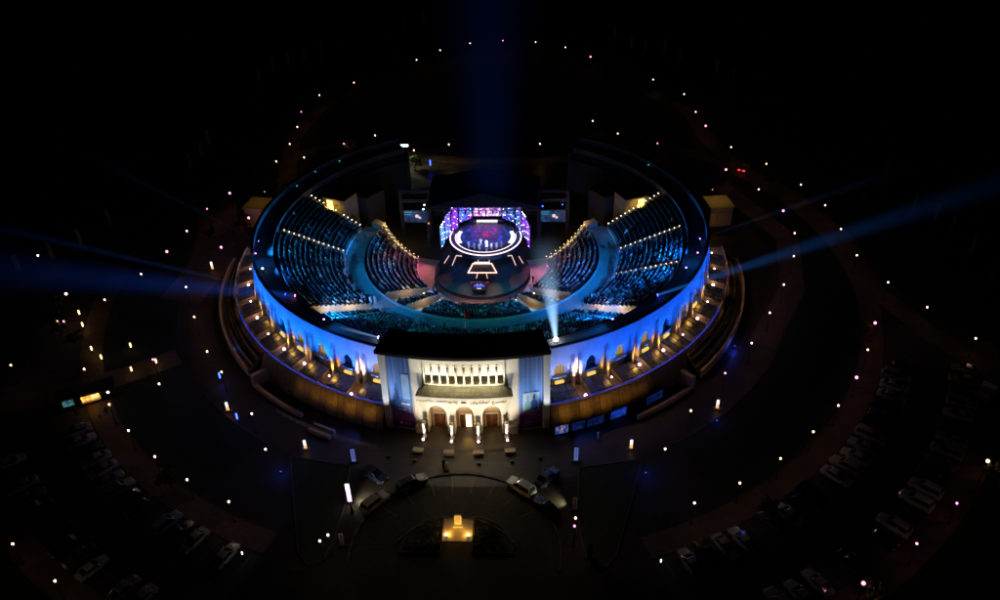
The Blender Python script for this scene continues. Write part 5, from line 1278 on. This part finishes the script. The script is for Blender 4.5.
for i,(x,y,rz) in enumerate(((-26.3,50.0,-.9),(-29.5,54.5,-.9))):
    e=empty('service_truck','pale box truck parked behind the stage, %s'%('next to the light tower' if i==0 else 'farther from the light tower'),'truck',(x,y,0)); c,s=cos(rz),sin(rz)
    b=MB(); b.box((x,y,1.9),(5.0,2.2,2.4),rz); b.build('box_body',PAINT['white'],e)
    b=MB(); b.box((x+3.5*c,y+3.5*s,1.35),(1.7,2.0,1.9),rz,0,.85); b.build('cab',PAINT['grey'],e)
    for k in (-1.7,1.5,3.5):
        for sd in (-1,1):
            wx,wy=x+k*c-sd*.95*s,y+k*s+sd*.95*c; b=MB(); b.tube((wx+.15*s*sd,wy-.15*c*sd,.42),(wx-.12*s*sd,wy+.12*c*sd,.42),.42,n=12); b.build('wheel',tyre,e)

# ------------------------------------------------------------------ trees and shrubs that the lamps pick out
def tree(x,y,h,rad,label,m,seed,group=None):
    global rng
    e=empty('tree',label,'tree',(x,y,0),group)
    b=MB(); b.tube((x,y,0),(x+.1,y,h*.45),.2,.14,8); limbs=[]
    for k in range(6):
        t=2*pi*k/6+seed; q=(x+rad*.6*cos(t),y+rad*.6*sin(t),h*(.62+.07*(k%3))); b.tube((x+.1,y,h*(.34+.03*k)),q,.09,.03,6); limbs.append(q)
    b.build('trunk',BARK,e)
    b=MB()
    for q in limbs+[(x,y,h*.85)]:
        for _ in range(3): leaves(b,(q[0]+rng.normal(0,.35*rad),q[1]+rng.normal(0,.35*rad),q[2]+rng.normal(0,.08*h)),(rad*.42,rad*.42,rad*.30),70,.16,1,.35)
    b.build('crown',m,e); return e
tree(78.6,-60.6,4.6,1.9,'leafy tree lit by the large lamp at the right edge',LEAF2,1.0)
tree(70.0,-24.4,4.0,1.5,'small tree lit warm beside the pinkish lamp right of the lawn',LEAF2,2.0)
tree(-54.4,15.4,4.0,1.5,'small tree beside the pink lamp near the left pavilion',LEAF2,3.0)
tree(54.0,-79.8,3.6,1.3,'small tree under the pink lamp at the bottom right',LEAF,4.0)
tree(-37.5,56.2,4.2,1.8,'tree beside the pink lamp behind the left rim',LEAF2,5.0)
tree(-19.5,46.4,4.4,1.6,'tree lit green beside the light tower',LEAF,6.0)
for i,(x,y,h) in enumerate(((35.8,57.0,4.2),(67.5,36.0,4.0),(-83,-16,3.6),(-74,-27.5,3.4),(-78.8,-24,3.2),(-68,-20,3.4),(88,30,4.2),(-61,10.5,3.6),(44,-64.6-1.5,3.0),(-44.0,-61.5,3.0))):
    tree(x,y,h,1.3,['dark tree behind the right back of the rim','dark tree near the red tail lamps','dark tree among light tubes, farthest left','dark tree below the scattered globes far left','dark tree between light tubes far left','dark tree right of the light tubes far left','dark tree on the far right slope','dark tree on the left pavement between pink lamps','small dark tree at the inner right walkway','small dark tree at the inner left walkway'][i],LEAF,i*.7,'dark trees on the grounds')

# ------------------------------------------------------------------ searchlights and their beams of lit haze
def searchlight(p0,p1,r0,r1,col,st,label,decay=1.0,fade=1.0,soft=1.5,lens=None,lensr=.22,base=None):
    p0=Vector(p0);p1=Vector(p1);d=p1-p0;L=d.length
    e=empty('searchlight',label,'searchlight',tuple(p0)); e['_o']=tuple(p0)
    b=MB(); dn=d.normalized(); bz=base if base is not None else p0.z-.7
    b.tube(p0-dn*.55,p0-dn*.02,.26,.32,10); b.tube((p0.x,p0.y,bz),(p0.x,p0.y,p0.z-.1),.12,n=6); b.box((p0.x,p0.y,bz+.05),(.7,.7,.1)); b.build('housing',M['black'],e)
    b=MB(); b.ball(p0,lensr,9,6); b.build('lens',lens or emat('search_lens',(.55,.35,1),8),e)
    cone=MB(); n=28; k=6; vs=[];fs=[]
    for j in range(k+1):
        t=j/k; rr=r0+(r1-r0)*t
        vs += [(rr*cos(2*pi*i/n),rr*sin(2*pi*i/n),L*t) for i in range(n)]
    for j in range(k):
        for i in range(n): fs.append((j*n+i,j*n+(i+1)%n,(j+1)*n+(i+1)%n,(j+1)*n+i))
    fs += [tuple(range(n))[::-1],tuple(k*n+i for i in range(n))]; cone.add(vs,fs)
    o=bpy.data.objects.new('light_beam',cone.mesh('light_beam',beam_mat('lit_haze',col,st,L,r0,r1,decay,fade,soft)))
    COL.objects.link(o); o.parent=e; o.location=dn*.35; o.rotation_euler=d.to_track_quat('Z','Y').to_euler()
    return e
searchlight((14.3,-39.3,11.2),(12.2,-35.5,28.0),.36,3.2,(.36,.64,1),4.6,'searchlight at the rim right of the black roof throwing a short bright upright beam',1.55,1.2,1.2,emat('white_lens',(.9,.95,1),16),.4,10.7)
_fs=bpy.data.objects['searchlight']
spot('performer_fill',(14.0,-38.4,12.0),(.75,4.6,3.5),230000,(.95,.97,1),2.6,.5,.15,_fs); spot('performer_fill',(13.8,-38.2,12.2),(.4,4.2,3.2),60000,(.5,.62,1),11,.6,.15,_fs)  # added fill spots to brighten the singers and musicians
spot('walkway_wash',(13.9,-38.9,12.4),P(26,6,4.0),3000,(.006,.38,.44),44,.9,.2,_fs)
searchlight((32.2,-26.6,11.3),(105.0,-19.9,36.0),.26,4.2,(.03,.26,1),1.7,'searchlight inside the right rim throwing a long blue beam to the right',2.3,1.0,2.0,M['lamp_blue'],.25,9.4)
searchlight((42.6,-7.5,11.4),(82,-2,24.0),.14,1.4,(.10,.22,.6),.09,'small searchlight on the right rim throwing a thin faint beam to the upper right',1.0,.9,1.3,emat('violet_lens',(.3,.2,1),6),.2,10.7)
searchlight((-31.4,-26.8,11.3),(-105,-34.9,24.8),.6,7.5,(.012,.14,1),.28,'searchlight inside the left rim throwing a wide dim blue beam to the left',1.75,1.3,2.4,M['lamp_pink'],.25,9.4)
searchlight((-33.2,-26.4,11.3),(-102.8,-15.1,22.6),.15,1.4,(.04,.24,1),.16,'searchlight inside the left rim throwing a thin blue beam to the left',1.35,1.0,1.6,M['lamp_blue'],.22,9.4)
searchlight((-43.0,-8.1,11.4),(-80,3,26.0),.12,1.2,(.10,.22,.6),.06,'small searchlight on the left rim throwing a thin faint beam to the upper left',1.0,.9,1.3,emat('violet_lens2',(.3,.25,1),6),.18,10.7)
searchlight((-14.7,-39.0,11.3),(-21.5,-37.0,11.9),.16,.5,(.25,.5,1),2.4,'searchlight at the rim left of the black roof throwing a short flat beam leftwards',1.0,1.0,1.2,emat('blue_white_lens',(.5,.55,1),14),.26,10.7)
_fl=[o for o in bpy.data.objects if o.name.startswith('searchlight')][-1]
spot('walkway_wash',(-14.2,-38.4,12.4),P(26,-6,4.0),3000,(.006,.38,.44),44,.9,.2,_fl)
searchlight((1.8,12.0,10.2),(1.0,22.0,96.0),7.5,22.0,(.003,.115,.80),.0025,'row of stage searchlights throwing one wide faint blue beam straight up',.9,1.2,3.4,M['lamp_blue'],.2,9.7)
for i,(x,y,m_) in enumerate(((-42.4,-12.8,'p'),(-39.6,-18.2,'c'),(41.4,-12.8,'p'),(38.5,-18.0,'v'),(-24.8,-34.2,'v'),(23.9,-34.0,'v'),(-34.0,28.0,'t'),(-38.5,22.5,'t'),(-41.0,15.5,'t'),(36.5,25.0,'t'))):
    e=empty('rim_spot','small stage spotlight on the rim gallery, glowing %s, %s'%({'p':'pink','c':'white','v':'violet','t':'faint teal'}[m_],['left rim upper one','left rim lower one','right rim upper one','right rim lower one','front left near the tan stairwell','front right near the tan stairwell','left back, farthest','left back, middle','left back, nearest','right back'][i]),'spotlight',(x,y,10.72))
    b=MB(); b.tube((x,y,10.72),(x,y,11.2),.05,n=6); b.box((x,y,11.3),(.3,.3,.3)); b.build('housing',M['black'],e)
    if i<6:
        aa=math.degrees(math.atan2(x,-y)); spot('rim_wash',(x*.97,y*.97,13.2),P(30,aa+(-9,9,7,-7,-8,8)[i],5.0),(5200,6800,11000,15000,13000,17000)[i],(.005,.20,1) if i not in (0,4) else (.007,.28,.9),84,1.0,.2,e)
        spot('gallery_wash',(x*1.0,y*1.0,13.6),P(42.6,aa+(10,-10,-12,12,14,-14)[i],10.7),(240,240,240,320,900,900)[i],(.01,.24,1),110,1.0,.15,e)
        spot('walkway_wash',(x*.95,y*.95,13.4),P(26,aa+(-10,2,10,-2,12,-12)[i],4.0),2600,(.006,.38,.44),46,.9,.2,e)
    b=MB(); b.ball((x-.02*x/40,y,11.5),.17,7,5); b.build('lens',{'p':M['lamp_pink'],'c':M['lamp_cold'],'v':emat('violet_rim',(.35,.2,1),7),'t':emat('teal_rim',(.05,.4,.6),1.2)}[m_],e)

# ------------------------------------------------------------------ camera, night sky, render settings
cd=bpy.data.cameras.new('camera'); cam=bpy.data.objects.new('camera',cd); COL.objects.link(cam); sc.camera=cam
Rt=Vector((.9992488103,.0322248951,-.0215260588)); Up=Vector((-.0005427262,.5670466966,.8236854675)); Fw=Vector((-.0387494583,.8230550407,-.5666382262))
cam.matrix_world=Matrix(((Rt.x,Up.x,-Fw.x,10.512537),(Rt.y,Up.y,-Fw.y,-148.53812),(Rt.z,Up.z,-Fw.z,94.195682),(0,0,0,1)))
cd.sensor_fit='HORIZONTAL'; cd.sensor_width=36; cd.lens=30.269; cd.clip_start=.5; cd.clip_end=4000
w=bpy.data.worlds.new('World'); sc.world=w; w.use_nodes=True
sky=w.node_tree.nodes.new('ShaderNodeTexSky'); sky.sky_type='NISHITA'; sky.sun_disc=False; sky.sun_elevation=R(-5); sky.sun_rotation=R(200)
bg=w.node_tree.nodes.get('Background'); w.node_tree.links.new(sky.outputs['Color'],bg.inputs['Color']); bg.inputs['Strength'].default_value=.002
sd=bpy.data.lights.new('moon','SUN'); sd.energy=.0015; sd.angle=R(.5); sd.color=(1,.93,.85); so=bpy.data.objects.new('moon',sd); COL.objects.link(so); so.rotation_euler=(R(50),0,R(30)); so.location=(0,0,150)
sc.view_settings.view_transform='Standard'; sc.view_settings.look='None'; sc.view_settings.exposure=0; sc.view_settings.gamma=1
sc.render.engine='CYCLES'; sc.cycles.max_bounces=5; sc.cycles.diffuse_bounces=2; sc.cycles.glossy_bounces=2; sc.cycles.transparent_max_bounces=8; sc.cycles.volume_bounces=0
sc.cycles.use_denoising=True; sc.cycles.denoiser='OPENIMAGEDENOISE'; sc.cycles.sample_clamp_indirect=4.0; sc.cycles.caustics_reflective=False; sc.cycles.caustics_refractive=False
sc.cycles.use_light_tree=True; sc.cycles.volume_step_rate=.6
sc.render.film_transparent=False
